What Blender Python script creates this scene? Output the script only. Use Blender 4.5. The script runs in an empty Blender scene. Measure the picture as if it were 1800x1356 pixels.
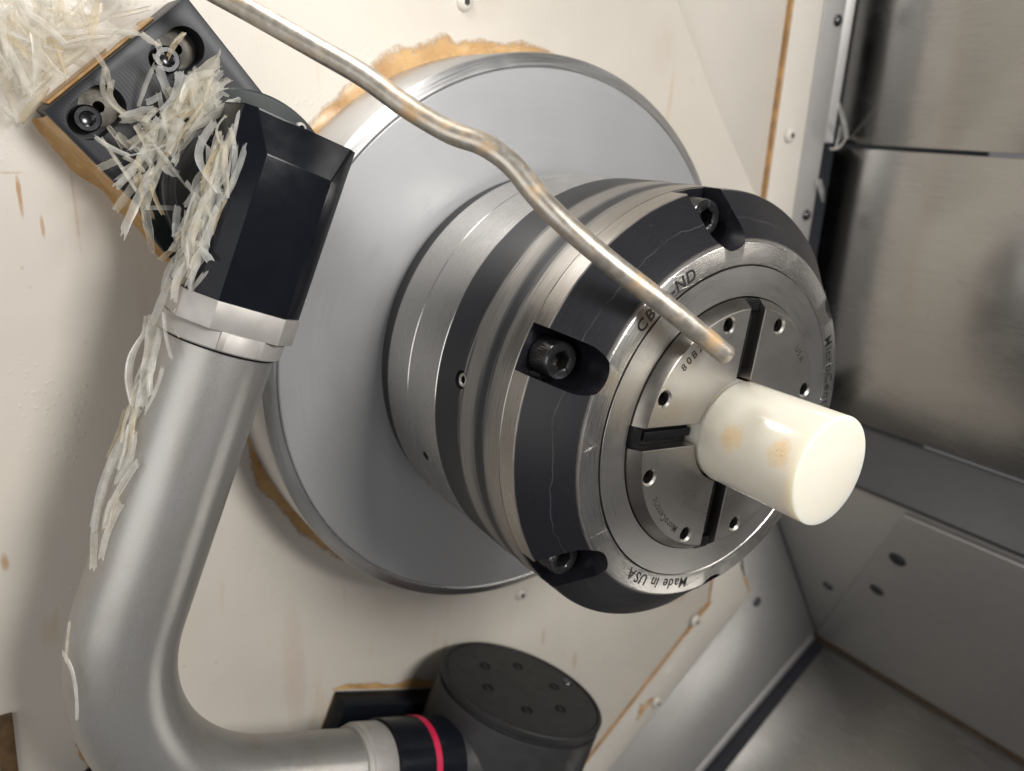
import bpy, bmesh, math, random
from mathutils import Vector, Matrix
PI = math.pi
S = bpy.context.scene
MM = 0.001
# Frame used below: millimetres, z along the spindle (out of the headstock wall), x/y across it.
# World: X right, Y into the wall, Z up.
RT = Vector((-.9063, -.4226, 0)); UP = Vector((.4226, -.9063, 0)); OUT = Vector((0, 0, 1))
M = Matrix((RT, -OUT, UP)).to_4x4()                       # spindle frame -> world (rotation)
def ru(r, u, z): return RT * r + UP * u + OUT * z         # right/up/out -> spindle frame
def world(v): return M @ (Vector(v) * MM)

# ------------------------------------------------------------------ camera
CAM_POS = Vector((310.298, 0, 367.418))
CAM_R = ((-.7231894, -.3836570, .5742860), (-.2638832, .9219219, .2835944), (-.6382498, .0535480, -.7679647))
cd = bpy.data.cameras.new('camera'); cam = bpy.data.objects.new('camera', cd); S.collection.objects.link(cam)
R3 = Matrix((Vector(CAM_R[0]), -Vector(CAM_R[1]), -Vector(CAM_R[2]))).transposed()
mw = (M.to_3x3() @ R3).to_4x4(); mw.translation = world(CAM_POS); cam.matrix_world = mw
cd.sensor_width = 36; cd.lens = 36 * 1409.7 / 1800; cd.clip_start = .01; cd.clip_end = 50
cd.dof.use_dof = True; cd.dof.focus_distance = .335; cd.dof.aperture_fstop = 8.5
S.camera = cam

# ------------------------------------------------------------------ room light, lamps, exposure
W = bpy.data.worlds.new('World'); S.world = W; W.use_nodes = True
W.node_tree.nodes['Background'].inputs[0].default_value = (.98, .97, 1.0, 1)
W.node_tree.nodes['Background'].inputs[1].default_value = .15
def lamp(name, pos, target, size, power, col=(1, 1, 1), size_y=None):
    l = bpy.data.lights.new(name, 'AREA'); l.energy = power; l.color = col
    l.shape = 'RECTANGLE'; l.size = size; l.size_y = size_y or size
    o = bpy.data.objects.new(name, l); S.collection.objects.link(o)
    o.location = world(pos); d = world(target) - o.location
    o.rotation_euler = d.to_track_quat('-Z', 'Y').to_euler(); return o
lamp('machine_lamp', ru(-158, 330, 42), ru(0, 0, 90), .10, .37, (1, .985, .96), .065).data.spread = math.radians(130)
lamp('front_lamp', ru(60, 385, 880), ru(0, 0, 0), .26, 8.8, (1, .98, .95))
lamp('fill_left', ru(-820, 40, 420), ru(0, 0, 40), .7, 2.5, (1, .985, .965), .5)  # added broad fill from the left, no known source there
lamp('fill_right', ru(560, -170, 480), ru(0, 0, 100), .34, 1.25, (.95, .97, 1), .26)  # added light off to the right, brightening the chuck's front faces
lamp('fill_corner', ru(308, 430, -8), ru(440, -413, 130), .04, .10, (.86, .93, 1), .12).data.spread = math.radians(100)  # added bluish light, put here to raise a highlight on the trough floor
S.view_settings.view_transform = 'Standard'; S.view_settings.look = 'None'
S.view_settings.exposure = 0; S.view_settings.gamma = 1
S.cycles.use_denoising = True
S.cycles.max_bounces = 10; S.cycles.transparent_max_bounces = 16

# ------------------------------------------------------------------ material helpers
class NT:
    def __init__(s, name):
        s.m = bpy.data.materials.new(name); s.m.use_nodes = True; s.t = s.m.node_tree
        s.b = s.t.nodes['Principled BSDF']; s.out = s.t.nodes['Material Output']; s._co = None
    def n(s, typ, ins=None, **kw):
        d = s.t.nodes.new(typ)
        for k, v in kw.items(): setattr(d, k, v)
        for k, v in (ins or {}).items(): s.set(d.inputs[k], v)
        return d
    def set(s, sock, v):
        if isinstance(v, bpy.types.NodeSocket): s.t.links.new(v, sock)
        elif isinstance(v, bpy.types.Node): s.t.links.new(v.outputs[0], sock)
        else: sock.default_value = v
    def bs(s, **kw):
        for k, v in kw.items(): s.set(s.b.inputs[k.replace('_', ' ')], v)
    def co(s):
        if not s._co: s._co = s.n('ShaderNodeTexCoord').outputs['Object']
        return s._co
    def math(s, op, a, b=None, c=None, clamp=False):
        d = s.n('ShaderNodeMath', operation=op, use_clamp=clamp); s.set(d.inputs[0], a)
        if b is not None: s.set(d.inputs[1], b)
        if c is not None: s.set(d.inputs[2], c)
        return d.outputs[0]
    def sep(s, v=None):
        d = s.n('ShaderNodeSeparateXYZ', {0: v or s.co()}); return d.outputs
    def comb(s, x, y, z):
        return s.n('ShaderNodeCombineXYZ', {0: x, 1: y, 2: z}).outputs[0]
    def polar(s):                                         # (radius mm, angle rad, z mm)
        x, y, z = s.sep()
        r = s.math('MULTIPLY', s.math('POWER', s.math('ADD', s.math('MULTIPLY', x, x), s.math('MULTIPLY', y, y)), .5), 1000.)
        return r, s.math('ARCTAN2', y, x), s.math('MULTIPLY', z, 1000.)
    def noise(s, scale, vec=None, detail=4., rough=.55, dist=0.):
        d = s.n('ShaderNodeTexNoise', {'Vector': vec or s.co(), 'Scale': scale, 'Detail': detail, 'Roughness': rough, 'Distortion': dist})
        return d.outputs[0]
    def ramp(s, f, lo, hi, a=0., b=1.):
        d = s.n('ShaderNodeMapRange', {'Value': f, 'From Min': lo, 'From Max': hi, 'To Min': a, 'To Max': b}); return d.outputs[0]
    def smooth(s, f, lo, hi, a=0., b=1.):
        d = s.n('ShaderNodeMapRange', {'Value': f, 'From Min': lo, 'From Max': hi, 'To Min': a, 'To Max': b}, interpolation_type='SMOOTHSTEP'); return d.outputs[0]
    def mix(s, f, a, b):
        d = s.n('ShaderNodeMix', data_type='RGBA'); s.set(d.inputs[0], f)
        for i, v in ((6, a), (7, b)): s.set(d.inputs[i], (*v, 1) if isinstance(v, tuple) and len(v) == 3 else v)
        return d.outputs[2]
    def scale(s, vec, xyz):
        return s.n('ShaderNodeVectorMath', {0: vec, 1: xyz}, operation='MULTIPLY').outputs[0]
    def bump(s, h, strength=.3, dist=.0005, normal=None):
        d = s.n('ShaderNodeBump', {'Height': h, 'Strength': strength, 'Distance': dist})
        if normal is not None: s.set(d.inputs['Normal'], normal)
        s.set(s.b.inputs['Normal'], d.outputs[0]); return d.outputs[0]
    def rud(s):                                            # right, up, out in mm
        co = s.co()
        def dot(v):
            d = s.n('ShaderNodeVectorMath', {0: co, 1: tuple(v)}, operation='DOT_PRODUCT'); return s.math('MULTIPLY', d.outputs['Value'], 1000.)
        return dot(RT), dot(UP), dot(OUT)

def simple(name, col, rough, metal=0., nscale=0, nstr=.15, var=.1, **kw):
    t = NT(name); f = t.noise(90., detail=6.)
    dark = tuple(c * (1 - var) for c in col); lite = tuple(min(1, c * (1 + var)) for c in col)
    t.bs(Base_Color=t.mix(t.smooth(f, .3, .7), dark, lite), Metallic=metal, Roughness=t.ramp(t.noise(160.), .2, .8, max(.03, rough - .06), rough + .06))
    for k, v in kw.items(): t.bs(**{k: v})
    if nscale: t.bump(t.noise(nscale, detail=3.), nstr, .0002)
    return t.m

def brushed(name, col, rough, kind, freq=9., wobble=14., strength=.25, aniso=.6, streak=.35):
    """kind: 'turned' lines round the axis on a cylinder, 'faced' lines round the axis on a flat face"""
    t = NT(name); r, a, z = t.polar()
    v = t.comb(t.math('MULTIPLY', z if kind == 'turned' else r, freq), t.math('MULTIPLY', a, wobble), 0.)
    f = t.noise(1., v, detail=5., rough=.65)
    big = t.noise(40., detail=3.)
    c0 = tuple(c * (1 - streak) for c in col)
    t.bs(Base_Color=t.mix(t.smooth(f, .3, .72), c0, col), Metallic=1.,
         Roughness=t.math('ADD', t.ramp(f, .3, .7, rough - .07, rough + .07), t.ramp(big, .3, .7, -.04, .05)),
         Anisotropic=aniso)
    x, y, _ = t.sep()                                      # grooves run round the axis, so the highlight stretches across them
    tg = t.comb(0., 0., 1.) if kind == 'turned' else t.n('ShaderNodeVectorMath', {0: t.comb(x, y, 0.)}, operation='NORMALIZE').outputs[0]
    tgw = t.n('ShaderNodeVectorTransform', {0: tg}, vector_type='VECTOR', convert_from='OBJECT', convert_to='WORLD').outputs[0]
    t.bs(Tangent=tgw)
    t.bump(f, strength, .00012)
    return t

# ------------------------------------------------------------------ mesh helpers (all in mm)
def mesh_obj(name, verts, faces, mats, parent=None, smooth=True, angle=35, midx=None, cat=None):
    me = bpy.data.meshes.new(name)
    me.from_pydata([Vector(v) * MM for v in verts], [], faces)
    for m in (mats if isinstance(mats, (list, tuple)) else [mats]): me.materials.append(m)
    if midx: me.polygons.foreach_set('material_index', midx)
    if smooth:
        me.polygons.foreach_set('use_smooth', [True] * len(me.polygons)); me.update()
        me.set_sharp_from_angle(angle=math.radians(angle))
    me.update(); me.validate()
    return link(name, me, parent)
def link(name, me, parent=None, loc=None):
    o = bpy.data.objects.new(name, me); S.collection.objects.link(o)
    if parent is None: o.matrix_world = M
    else:
        o.parent = parent
        d = parent.get('_off')
        if d is not None: o.location = (-d[0], -d[1], -d[2])
    if loc is not None: o.location = o.location + Vector(loc) * MM if parent else M @ (Vector(loc) * MM)
    return o
def root(name, base, label, cat, group=None):
    o = bpy.data.objects.new(name, None); S.collection.objects.link(o); o.empty_display_size = .01
    o.matrix_world = Matrix.Translation(world(base)) @ M; o['_off'] = tuple(Vector(base) * MM)
    tag(o, label, cat, group); return o
def tag(o, label, cat, group=None):
    o['label'] = label; o['category'] = cat
    if group: o['group'] = group
    return o
def structure(o): o['kind'] = 'structure'; return o
def lathe_vf(prof, n=192, closed=True, axis=None, a0=0., a1=2 * PI):
    """prof: (r, z) list; revolves round z"""
    vs, fs = [], []; full = abs(a1 - a0 - 2 * PI) < 1e-6; k = n if full else n + 1
    for i in range(k):
        a = a0 + (a1 - a0) * i / n; c, s = math.cos(a), math.sin(a)
        for r, z in prof: vs.append((r * c, r * s, z))
    m = len(prof); seg = m if closed else m - 1
    for i in range(n):
        j = (i + 1) % k
        for q in range(seg):
            p = (q + 1) % m
            fs.append((i * m + q, j * m + q, j * m + p, i * m + p))
    return vs, fs
def place(vs, mat):
    return [mat @ Vector(v) for v in vs]
def frame(origin, xa, ya, za):
    m = Matrix((xa, ya, za)).transposed().to_4x4(); m.translation = Vector(origin); return m
def axis_frame(origin, za, hint=(0, 0, 1)):
    za = Vector(za).normalized(); h = Vector(hint)
    if abs(za.dot(h)) > .95: h = Vector((1, 0, 0))
    xa = h.cross(za).normalized(); ya = za.cross(xa); return frame(origin, xa, ya, za)
def box_vf(x0, x1, y0, y1, z0, z1, bev=0., seg=2):
    bm = bmesh.new(); bmesh.ops.create_cube(bm, size=1)
    for v in bm.verts: v.co = Vector(((x0 + x1) / 2 + v.co.x * (x1 - x0), (y0 + y1) / 2 + v.co.y * (y1 - y0), (z0 + z1) / 2 + v.co.z * (z1 - z0)))
    if bev: bmesh.ops.bevel(bm, geom=bm.edges[:], offset=bev, segments=seg, affect='EDGES', profile=.5)
    return from_bm(bm)
def from_bm(bm):
    bm.verts.index_update(); vs = [v.co.copy() for v in bm.verts]; fs = [tuple(v.index for v in f.verts) for f in bm.faces]; bm.free(); return vs, fs
def prism_vf(poly, z0, z1, bev=0., seg=2):
    bm = bmesh.new(); b = [bm.verts.new((x, y, z0)) for x, y in poly]; f = bm.faces.new(b)
    r = bmesh.ops.extrude_face_region(bm, geom=[f])
    for v in r['geom']:
        if isinstance(v, bmesh.types.BMVert): v.co.z = z1
    bmesh.ops.recalc_face_normals(bm, faces=bm.faces[:])
    if bev: bmesh.ops.bevel(bm, geom=bm.edges[:], offset=bev, segments=seg, affect='EDGES', profile=.5)
    return from_bm(bm)
def join_vf(*parts):
    V, F = [], []
    for v, f in parts:
        o = len(V); V += list(v); F += [tuple(i + o for i in q) for q in f]
    return V, F
def tube_vf(path, rad, n=24, cap=True, bore=0.):
    pts = [Vector(p) for p in path]; V, F = [], []
    d = (pts[1] - pts[0]).normalized(); x = d.orthogonal().normalized()
    rings = []
    for i, p in enumerate(pts):
        t = (pts[min(i + 1, len(pts) - 1)] - pts[max(i - 1, 0)]).normalized()
        x = (x - t * x.dot(t)).normalized(); y = t.cross(x)
        r = rad[i] if isinstance(rad, (list, tuple)) else rad
        rings.append([p + (x * math.cos(2 * PI * k / n) + y * math.sin(2 * PI * k / n)) * r for k in range(n)])
    if bore:                                             # rounded lip and an open end at the last point
        t = (pts[-1] - pts[-2]).normalized(); c = pts[-1]; last = rings[-1]; r = rad[-1] if isinstance(rad, (list, tuple)) else rad
        for rr, dz in ((r - .25, .35), (bore + .2, .35), (bore, 0), (bore, -12)):
            rings.append([c + (q - c).normalized() * rr + t * dz for q in last])
    for rg in rings: V += rg
    for i in range(len(rings) - 1):
        for k in range(n):
            a = i * n + k; b = i * n + (k + 1) % n; F.append((a, b, b + n, a + n))
    if cap: F.append(tuple(range(n - 1, -1, -1)))
    F.append(tuple(range((len(rings) - 1) * n, len(rings) * n)))
    return V, F
def spline(pts, n):
    P = [Vector(p) for p in pts]; P = [2 * P[0] - P[1]] + P + [2 * P[-1] - P[-2]]; out = []
    for i in range(1, len(P) - 2):
        for k in range(n):
            t = k / n; a, b, c, d = P[i - 1:i + 3]
            out.append(.5 * ((2 * b) + (c - a) * t + (2 * a - 5 * b + 4 * c - d) * t * t + (3 * b - a - 3 * c + d) * t ** 3))
    out.append(P[-2]); return out
def boolean(target, cutters):
    """target minus cutters, both (verts, faces) in mm; returns verts, faces"""
    tmp = []
    def mk(vf, nm):
        me = bpy.data.meshes.new(nm); me.from_pydata([Vector(v) for v in vf[0]], [], vf[1])
        bm = bmesh.new(); bm.from_mesh(me); bmesh.ops.recalc_face_normals(bm, faces=bm.faces[:]); bm.to_mesh(me); bm.free()
        o = bpy.data.objects.new(nm, me); S.collection.objects.link(o); tmp.append(o); return o
    a = mk(target, 'target'); b = mk(join_vf(*cutters), 'cutter')
    md = a.modifiers.new('cut', 'BOOLEAN'); md.operation = 'DIFFERENCE'; md.solver = 'EXACT'; md.object = b; md.use_self = True
    dg = bpy.context.evaluated_depsgraph_get(); e = a.evaluated_get(dg); me = e.to_mesh()
    vs = [v.co.copy() for v in me.vertices]; fs = [tuple(p.vertices) for p in me.polygons]; e.to_mesh_clear()
    for o in tmp:
        m = o.data; bpy.data.objects.remove(o); bpy.data.meshes.remove(m)
    return vs, fs
def clean(vs, fs):
    used = sorted({i for f in fs for i in f}); mp = {o: k for k, o in enumerate(used)}
    return [vs[i] for i in used], [tuple(mp[i] for i in f) for f in fs]
def hexagon(r, z, c=(0, 0), rot=0.):
    return [(c[0] + r * math.cos(PI / 3 * k + rot), c[1] + r * math.sin(PI / 3 * k + rot), z) for k in range(6)]
def socket_head(R, H, hexr, depth, n=48, knurl=True, rot=.3):
    """cap screw head, axis +z, base z=0: returns (body vf, socket vf)"""
    V, F = [], []; k = n * 2 if knurl else n; rings = []
    def ring(r, z, kn=0.):
        rings.append(len(V))
        for i in range(k):
            a = 2 * PI * i / k; rr = r - (kn if i % 2 else 0); V.append((rr * math.cos(a), rr * math.sin(a), z))
    ring(R - .4, 0); ring(R, .4, .22 if knurl else 0); ring(R, H - 1.6, .22 if knurl else 0); ring(R - .15, H - 1.3); ring(R - .25, H - .7); ring(R - .8, H); ring(hexr * 1.1, H); 
    for a, b in zip(rings, rings[1:]):
        for i in range(k): F.append((a + i, a + (i + 1) % k, b + (i + 1) % k, b + i))
    # chamfer cone from round to hexagon
    last = rings[-1]; ho = len(V)
    for i in range(k):
        a = 2 * PI * i / k; sct = ((a - rot) % (PI / 3)) - PI / 6; rr = hexr * math.cos(PI / 6) / math.cos(sct)
        V.append((rr * math.cos(a), rr * math.sin(a), H - .5))
    for i in range(k): F.append((last + i, last + (i + 1) % k, ho + (i + 1) % k, ho + i))
    SV = hexagon(hexr, H - .5, rot=rot) + hexagon(hexr * .99, H - depth, rot=rot) + [(0, 0, H - depth - 1.2)]
    SF = [(i, (i + 1) % 6, 6 + (i + 1) % 6, 6 + i) for i in range(6)] + [(6 + i, 6 + (i + 1) % 6, 12) for i in range(6)]
    return (V, F), (SV, SF)
def glyph(ch, size):
    cu = bpy.data.curves.new('g', 'FONT'); cu.body = ch; cu.size = size; cu.resolution_u = 4; cu.extrude = .06; cu.offset = size * .018
    o = bpy.data.objects.new('g', cu); S.collection.objects.link(o)
    dg = bpy.context.evaluated_depsgraph_get(); e = o.evaluated_get(dg); me = e.to_mesh()
    vs = [v.co.copy() for v in me.vertices]; fs = [tuple(p.vertices) for p in me.polygons]; e.to_mesh_clear()
    bpy.data.objects.remove(o); bpy.data.curves.remove(cu); return vs, fs
def arc_text(text, R, ang, size, z, gap=.9, space=2.6, xs=1.):
    """letters set clockwise round the axis, tops outward, first letter starting at ang (deg)"""
    parts = []; s = 0.
    for ch in text:
        if ch == ' ': s += space; continue
        vs, fs = glyph(ch, size)
        if not vs: continue
        x0 = min(v.x for v in vs); x1 = max(v.x for v in vs); w = (x1 - x0) * xs
        a = math.radians(ang) - (s + w / 2) / R
        er = Vector((math.cos(a), math.sin(a), 0)); tt = Vector((math.sin(a), -math.cos(a), 0))
        out = [er * (R + v.y) + tt * ((v.x - (x0 + x1) / 2) * xs) + Vector((0, 0, z + v.z)) for v in vs]
        parts.append((out, fs)); s += w + gap
    return join_vf(*parts)

# ------------------------------------------------------------------ materials
def m_paint(name, col, stains=True):
    t = NT(name); r, u, o = t.rud()
    base = t.mix(t.smooth(t.noise(14.), .3, .7), tuple(c * .95 for c in col), col)
    if stains:
        sn = t.noise(130., detail=5., rough=.65)
        v = t.comb(t.math('MULTIPLY', r, .09), t.math('MULTIPLY', u, .011), 0.)
        drip = t.smooth(t.noise(1., v, detail=5., rough=.6, dist=.6), .60, .80)
        base = t.mix(t.math('MULTIPLY', drip, .42), base, (.52, .33, .14))
        for (sr, su, sw, sh, k) in ((-250, 89, 1.2, 11, .95), (-252, 99, 6, .9, .4), (-229, 82, 1.0, 24, .35), (-279, -83, 2.2, 7, .7), (-205, 20, 4, 40, .12), (-243, 76, 1.0, 7, .7),
                                  (-140, -205, 9, 60, .18), (-30, -235, 3, 14, .35), (60, -255, 2.5, 12, .4), (95, -292, 3, 12, .4), (212, -262, 20, 22, .4), (130, 180, 14, 22, .10), (-225, -190, 2, 30, .12), (-80, 235, 3, 8, .25), (-10, 205, 14, 30, .12)):
            dx = t.math('DIVIDE', t.math('SUBTRACT', r, float(sr)), float(sw)); dy = t.math('DIVIDE', t.math('SUBTRACT', u, float(su)), float(sh))
            q = t.math('ADD', t.math('ADD', t.math('MULTIPLY', dx, dx), t.math('MULTIPLY', dy, dy)), t.math('MULTIPLY', t.math('SUBTRACT', sn, .5), 1.5))
            base = t.mix(t.math('MULTIPLY', t.smooth(q, -.1, 1.0, 1., 0.), k), base, (.36, .19, .07))
        wash = t.smooth(t.noise(9., detail=5.), .52, .75)
        base = t.mix(t.math('MULTIPLY', wash, .22), base, (.60, .48, .32))
        spk = t.n('ShaderNodeTexVoronoi', {'Vector': t.co(), 'Scale': 95., 'Randomness': 1.})
        near = t.smooth(spk.outputs['Distance'], .05, .12, 1., 0.)
        pick = t.smooth(t.noise(11., detail=2.), .55, .68)
        base = t.mix(t.math('MULTIPLY', t.math('MULTIPLY', near, pick), .75), base, (.33, .21, .10))
    t.bs(Base_Color=base, Roughness=t.ramp(t.noise(60.), .3, .7, .34, .5))
    fine = t.noise(900., detail=2.); drop = t.n('ShaderNodeTexVoronoi', {'Vector': t.co(), 'Scale': 260.})
    dm = t.math('MULTIPLY', t.smooth(drop.outputs['Distance'], .10, .34, 1., 0.), t.smooth(t.noise(16.), .5, .66))
    t.bump(t.math('ADD', t.math('MULTIPLY', fine, .35), t.math('MULTIPLY', dm, 1.6)), .28, .0004)
    return t.m
CREAM = m_paint('cream_paint', (.575, .53, .465))
CREAM2 = m_paint('cream_paint_clean', (.545, .505, .445), False)
DISC = simple('ground_grey_metal', (.40, .40, .41), .45, .3, 900., .08, .015)
def m_disc():
    t = brushed('ground_grey_metal', (.345, .345, .35), .44, 'faced', 2.2, 3., .05, .25, .05); r, a, z = t.polar()
    sc = t.smooth(t.noise(1., t.comb(t.math('MULTIPLY', r, .35), t.math('MULTIPLY', a, 14.), 2.), detail=6., rough=.7), .70, .80)
    sp = t.n('ShaderNodeTexVoronoi', {'Vector': t.co(), 'Scale': 150.}); spm = t.math('MULTIPLY', t.smooth(sp.outputs['Distance'], .03, .09, 1., 0.), t.smooth(t.noise(18.), .5, .66))
    old = t.b.inputs['Base Color'].links[0].from_socket
    c = t.mix(t.math('MULTIPLY', sc, .18), old, (.58, .57, .56)); c = t.mix(t.math('MULTIPLY', spm, .5), c, (.22, .19, .15))
    t.bs(Base_Color=c, Metallic=.35); return t.m
DISC = m_disc()
RIM = brushed('turned_rim', (.60, .595, .59), .43, 'turned', 3., 5., .08, .2, .15).m
RING = brushed('turned_silver', (.60, .585, .56), .25, 'turned', 7., 2.5, .10, .65, .12).m
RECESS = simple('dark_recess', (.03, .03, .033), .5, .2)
def m_body():
    t = brushed('worn_black_body', (.50, .475, .44), .33, 'turned', 7., 5., .30, .6, .45)
    r, a, z = t.polar()
    f = t.noise(1., t.comb(t.math('MULTIPLY', z, 1.1), t.math('MULTIPLY', a, 2.2), 0.), detail=6., rough=.6)
    jit = t.math('MULTIPLY', t.math('SUBTRACT', f, .5), 13.)
    zz = t.math('ADD', z, jit)
    band1 = t.math('MULTIPLY', t.smooth(zz, 83., 87.), t.smooth(zz, 92., 99., 1., 0.))
    band2 = t.smooth(zz, 103., 109.)
    bare = t.math('ADD', t.math('MULTIPLY', band1, .72), band2, clamp=True)
    old = t.b.inputs['Base Color'].links[0].from_socket
    t.bs(Base_Color=t.mix(bare, (.018, .019, .022), old), Metallic=t.ramp(bare, 0, 1, .1, 1.),
         Roughness=t.math('ADD', t.ramp(bare, 0, 1, .40, .33), t.ramp(f, .3, .7, -.05, .05)))
    return t.m
BODY = m_body()
SILVER = brushed('brushed_band', (.54, .515, .48), .30, 'turned', 9., 4., .30, .6, .35).m
def m_taper():
    t = NT('black_oxide_taper'); r, a, z = t.polar()
    f = t.noise(1., t.comb(t.math('MULTIPLY', z, 5.), t.math('MULTIPLY', a, 9.), 0.), detail=6., rough=.7)
    g = t.noise(420., detail=4.)
    wob = t.math('MULTIPLY', t.math('SUBTRACT', t.noise(1., t.comb(t.math('MULTIPLY', a, 3.2), 3., 0.), detail=6.), .5), 7.5)
    ln = t.math('ABSOLUTE', t.math('SUBTRACT', z, t.math('ADD', wob, 136.6)))
    line = t.math('MULTIPLY', t.smooth(ln, .05, .20, .11, 0.), t.ramp(t.noise(60.), .35, .6))
    edge = t.math('ADD', t.smooth(z, 126.7, 127.3, .8, 0.), t.smooth(z, 143.4, 145.0, 0., .75))
    scr = t.math('MULTIPLY', t.smooth(t.noise(1., t.comb(t.math('MULTIPLY', z, 2.6), t.math('MULTIPLY', a, 30.), 4.), detail=5.), .66, .76), .16)
    wear = t.math('ADD', t.math('ADD', line, t.math('MULTIPLY', edge, t.ramp(f, .3, .6))), scr, clamp=True)
    t.bs(Base_Color=t.mix(wear, t.mix(f, (.007, .007, .009), (.017, .017, .020)), (.44, .40, .36)),
         Metallic=t.ramp(wear, 0, 1, .0, .9), Specular_IOR_Level=.3, Roughness=t.ramp(f, .3, .7, .36, .5))
    t.bump(t.math('ADD', f, g), .2, .00012)
    return t.m
TAPER = m_taper()
POCKET = simple('black_oxide_pocket', (.012, .012, .016), .27, .25, 500., .08)
def m_face():
    t = brushed('ground_front_ring', (.58, .56, .53), .30, 'faced', 5., 6., .2, .45, .28)
    co = t.co(); x, y, z = t.sep()
    acc = None
    for k, (ang, s1, s2, th) in enumerate(((.5, 900., 30., .60), (1.25, 1100., 25., .62), (2.2, 800., 34., .61))):
        c, s = math.cos(ang), math.sin(ang)
        p = t.math('ADD', t.math('MULTIPLY', x, c * s1), t.math('MULTIPLY', y, s * s1))
        q = t.math('ADD', t.math('MULTIPLY', x, -s * s2), t.math('MULTIPLY', y, c * s2))
        n = t.smooth(t.noise(1., t.comb(p, q, float(k * 7)), detail=3.), th, th + .12)
        acc = n if acc is None else t.math('ADD', acc, n, clamp=True)
    amt = t.math('MULTIPLY', acc, t.smooth(t.noise(24., detail=2.), .38, .6))
    old = t.b.inputs['Base Color'].links[0].from_socket; oldr = t.b.inputs['Roughness'].links[0].from_socket
    t.bs(Base_Color=t.mix(t.math('MULTIPLY', amt, .7), old, (.86, .82, .76)), Roughness=t.math('ADD', oldr, t.math('MULTIPLY', amt, -.07)))
    t.bump(amt, .5, .0002)
    return t.m
FACE = m_face()
def m_collet(name, col, rough):
    t = brushed(name, col, rough, 'faced', 5., 3., .04, .3, .05)
    cr = t.smooth(t.noise(38., detail=5.), .45, .75); old = t.b.inputs['Base Color'].links[0].from_socket
    t.bs(Base_Color=t.mix(t.math('MULTIPLY', cr, .25), old, tuple(c * .72 for c in col)))
    return t.m
COLLET = m_collet('ground_collet_ring', (.54, .525, .50), .33)
JAW = m_collet('ground_jaw', (.50, .48, .45), .34)
JAWSIDE = simple('turned_jaw_side', (.20, .185, .165), .34, .95, 900., .05, .06)
RUBBER = simple('black_seal', (.006, .006, .007), .45, 0., 600., .4, .1, Specular_IOR_Level=.1)
HOLE = simple('dark_hole', (.02, .019, .018), .5, .4)
BOLT = simple('black_oxide_bolt', (.07, .07, .074), .22, .85, 800., .03)
WASHER = simple('dirty_washer', (.09, .082, .07), .38, .8, 700., .2, .5)
BOLTIN = simple('worn_hex_socket', (.06, .058, .056), .25, .8, 500., .15, .35)
INK = simple('engraved_ink', (.012, .011, .011), .5)
INKG = simple('engraved_jaw_mark', (.045, .04, .036), .5, .3)
def m_tube():
    t = NT('tube_silver_paint'); f = t.noise(2600., detail=2., rough=.6); g = t.noise(30., detail=4.)
    base = t.mix(t.smooth(f, .35, .7), (.33, .322, .31), (.41, .40, .385))
    base = t.mix(t.math('MULTIPLY', t.smooth(g, .42, .7), .3), base, (.37, .33, .27))
    sm = t.smooth(t.noise(1., t.scale(t.co(), (55., 14., 55.)), detail=6., rough=.6), .50, .72); base = t.mix(t.math('MULTIPLY', sm, .35), base, (.27, .24, .20))
    t.bs(Base_Color=base, Metallic=.72, Roughness=t.ramp(f, .3, .7, .34, .50)); t.bump(f, .05, .0001); return t.m
TUBE = m_tube()
COLLAR = simple('satin_aluminium', (.40, .38, .355), .52, .45, 1800., .12, .08)
ANOD = simple('black_anodised', (.007, .008, .0115), .22, .0, 1200., .05, .1, Specular_IOR_Level=.14)
ANODG = simple('grey_anodised', (.045, .045, .047), .42, .4, 1200., .06)
def m_plate():
    t = NT('milled_black_plate'); r, u, o = t.rud(); co = t.co()
    x, y, z = t.sep(); dx = t.math('ADD', x, -.262); dy = t.math('ADD', y, .005)
    rr = t.math('POWER', t.math('ADD', t.math('MULTIPLY', dx, dx), t.math('MULTIPLY', dy, dy)), .5)
    w = t.math('SINE', t.math('ADD', t.math('MULTIPLY', rr, 4300.), t.math('MULTIPLY', t.noise(120.), 3.)))
    pat = t.math('MULTIPLY', w, t.smooth(t.noise(28.), .40, .62))
    t.bs(Base_Color=t.mix(t.ramp(pat, -1, 1), (.009, .010, .013), (.016, .0175, .022)), Metallic=.15, Specular_IOR_Level=.4, Roughness=.42)
    t.bump(pat, .06, .0001); return t.m
PLATE = m_plate()
FLANGE = simple('dark_green_flange', (.010, .016, .0155), .32, .1, 600., .05)
HUB = simple('dark_cast_cover', (.017, .0165, .017), .55, 0., 1500., .2, .15, Specular_IOR_Level=.35)
PINK = simple('pink_band', (.50, .012, .06), .35)
def m_cool():
    t = NT('stained_nickel_pipe'); f = t.noise(75., detail=5., rough=.6); g = t.noise(240., detail=5.)
    st = t.smooth(f, .48, .72); base = t.mix(t.smooth(g, .35, .7), (.42, .38, .32), (.52, .485, .43))
    base = t.mix(t.math('MULTIPLY', st, .8), base, (.56, .36, .17))
    base = t.mix(t.math('MULTIPLY', t.smooth(t.noise(130., detail=4.), .66, .76), .45), base, (.25, .20, .13))
    drop = t.n('ShaderNodeTexVoronoi', {'Vector': t.co(), 'Scale': 900.}); dm = t.math('MULTIPLY', t.smooth(drop.outputs['Distance'], .1, .36, 1., 0.), t.smooth(t.noise(55.), .46, .6))
    t.bs(Base_Color=base, Metallic=t.ramp(st, 0, 1, .75, .45), Roughness=t.math('ADD', t.ramp(g, .3, .7, .32, .42), t.math('MULTIPLY', st, .12)))
    t.bump(t.math('ADD', t.math('MULTIPLY', g, .2), t.math('MULTIPLY', dm, .35)), .15, .00015); return t.m
COOLM = m_cool()
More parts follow.
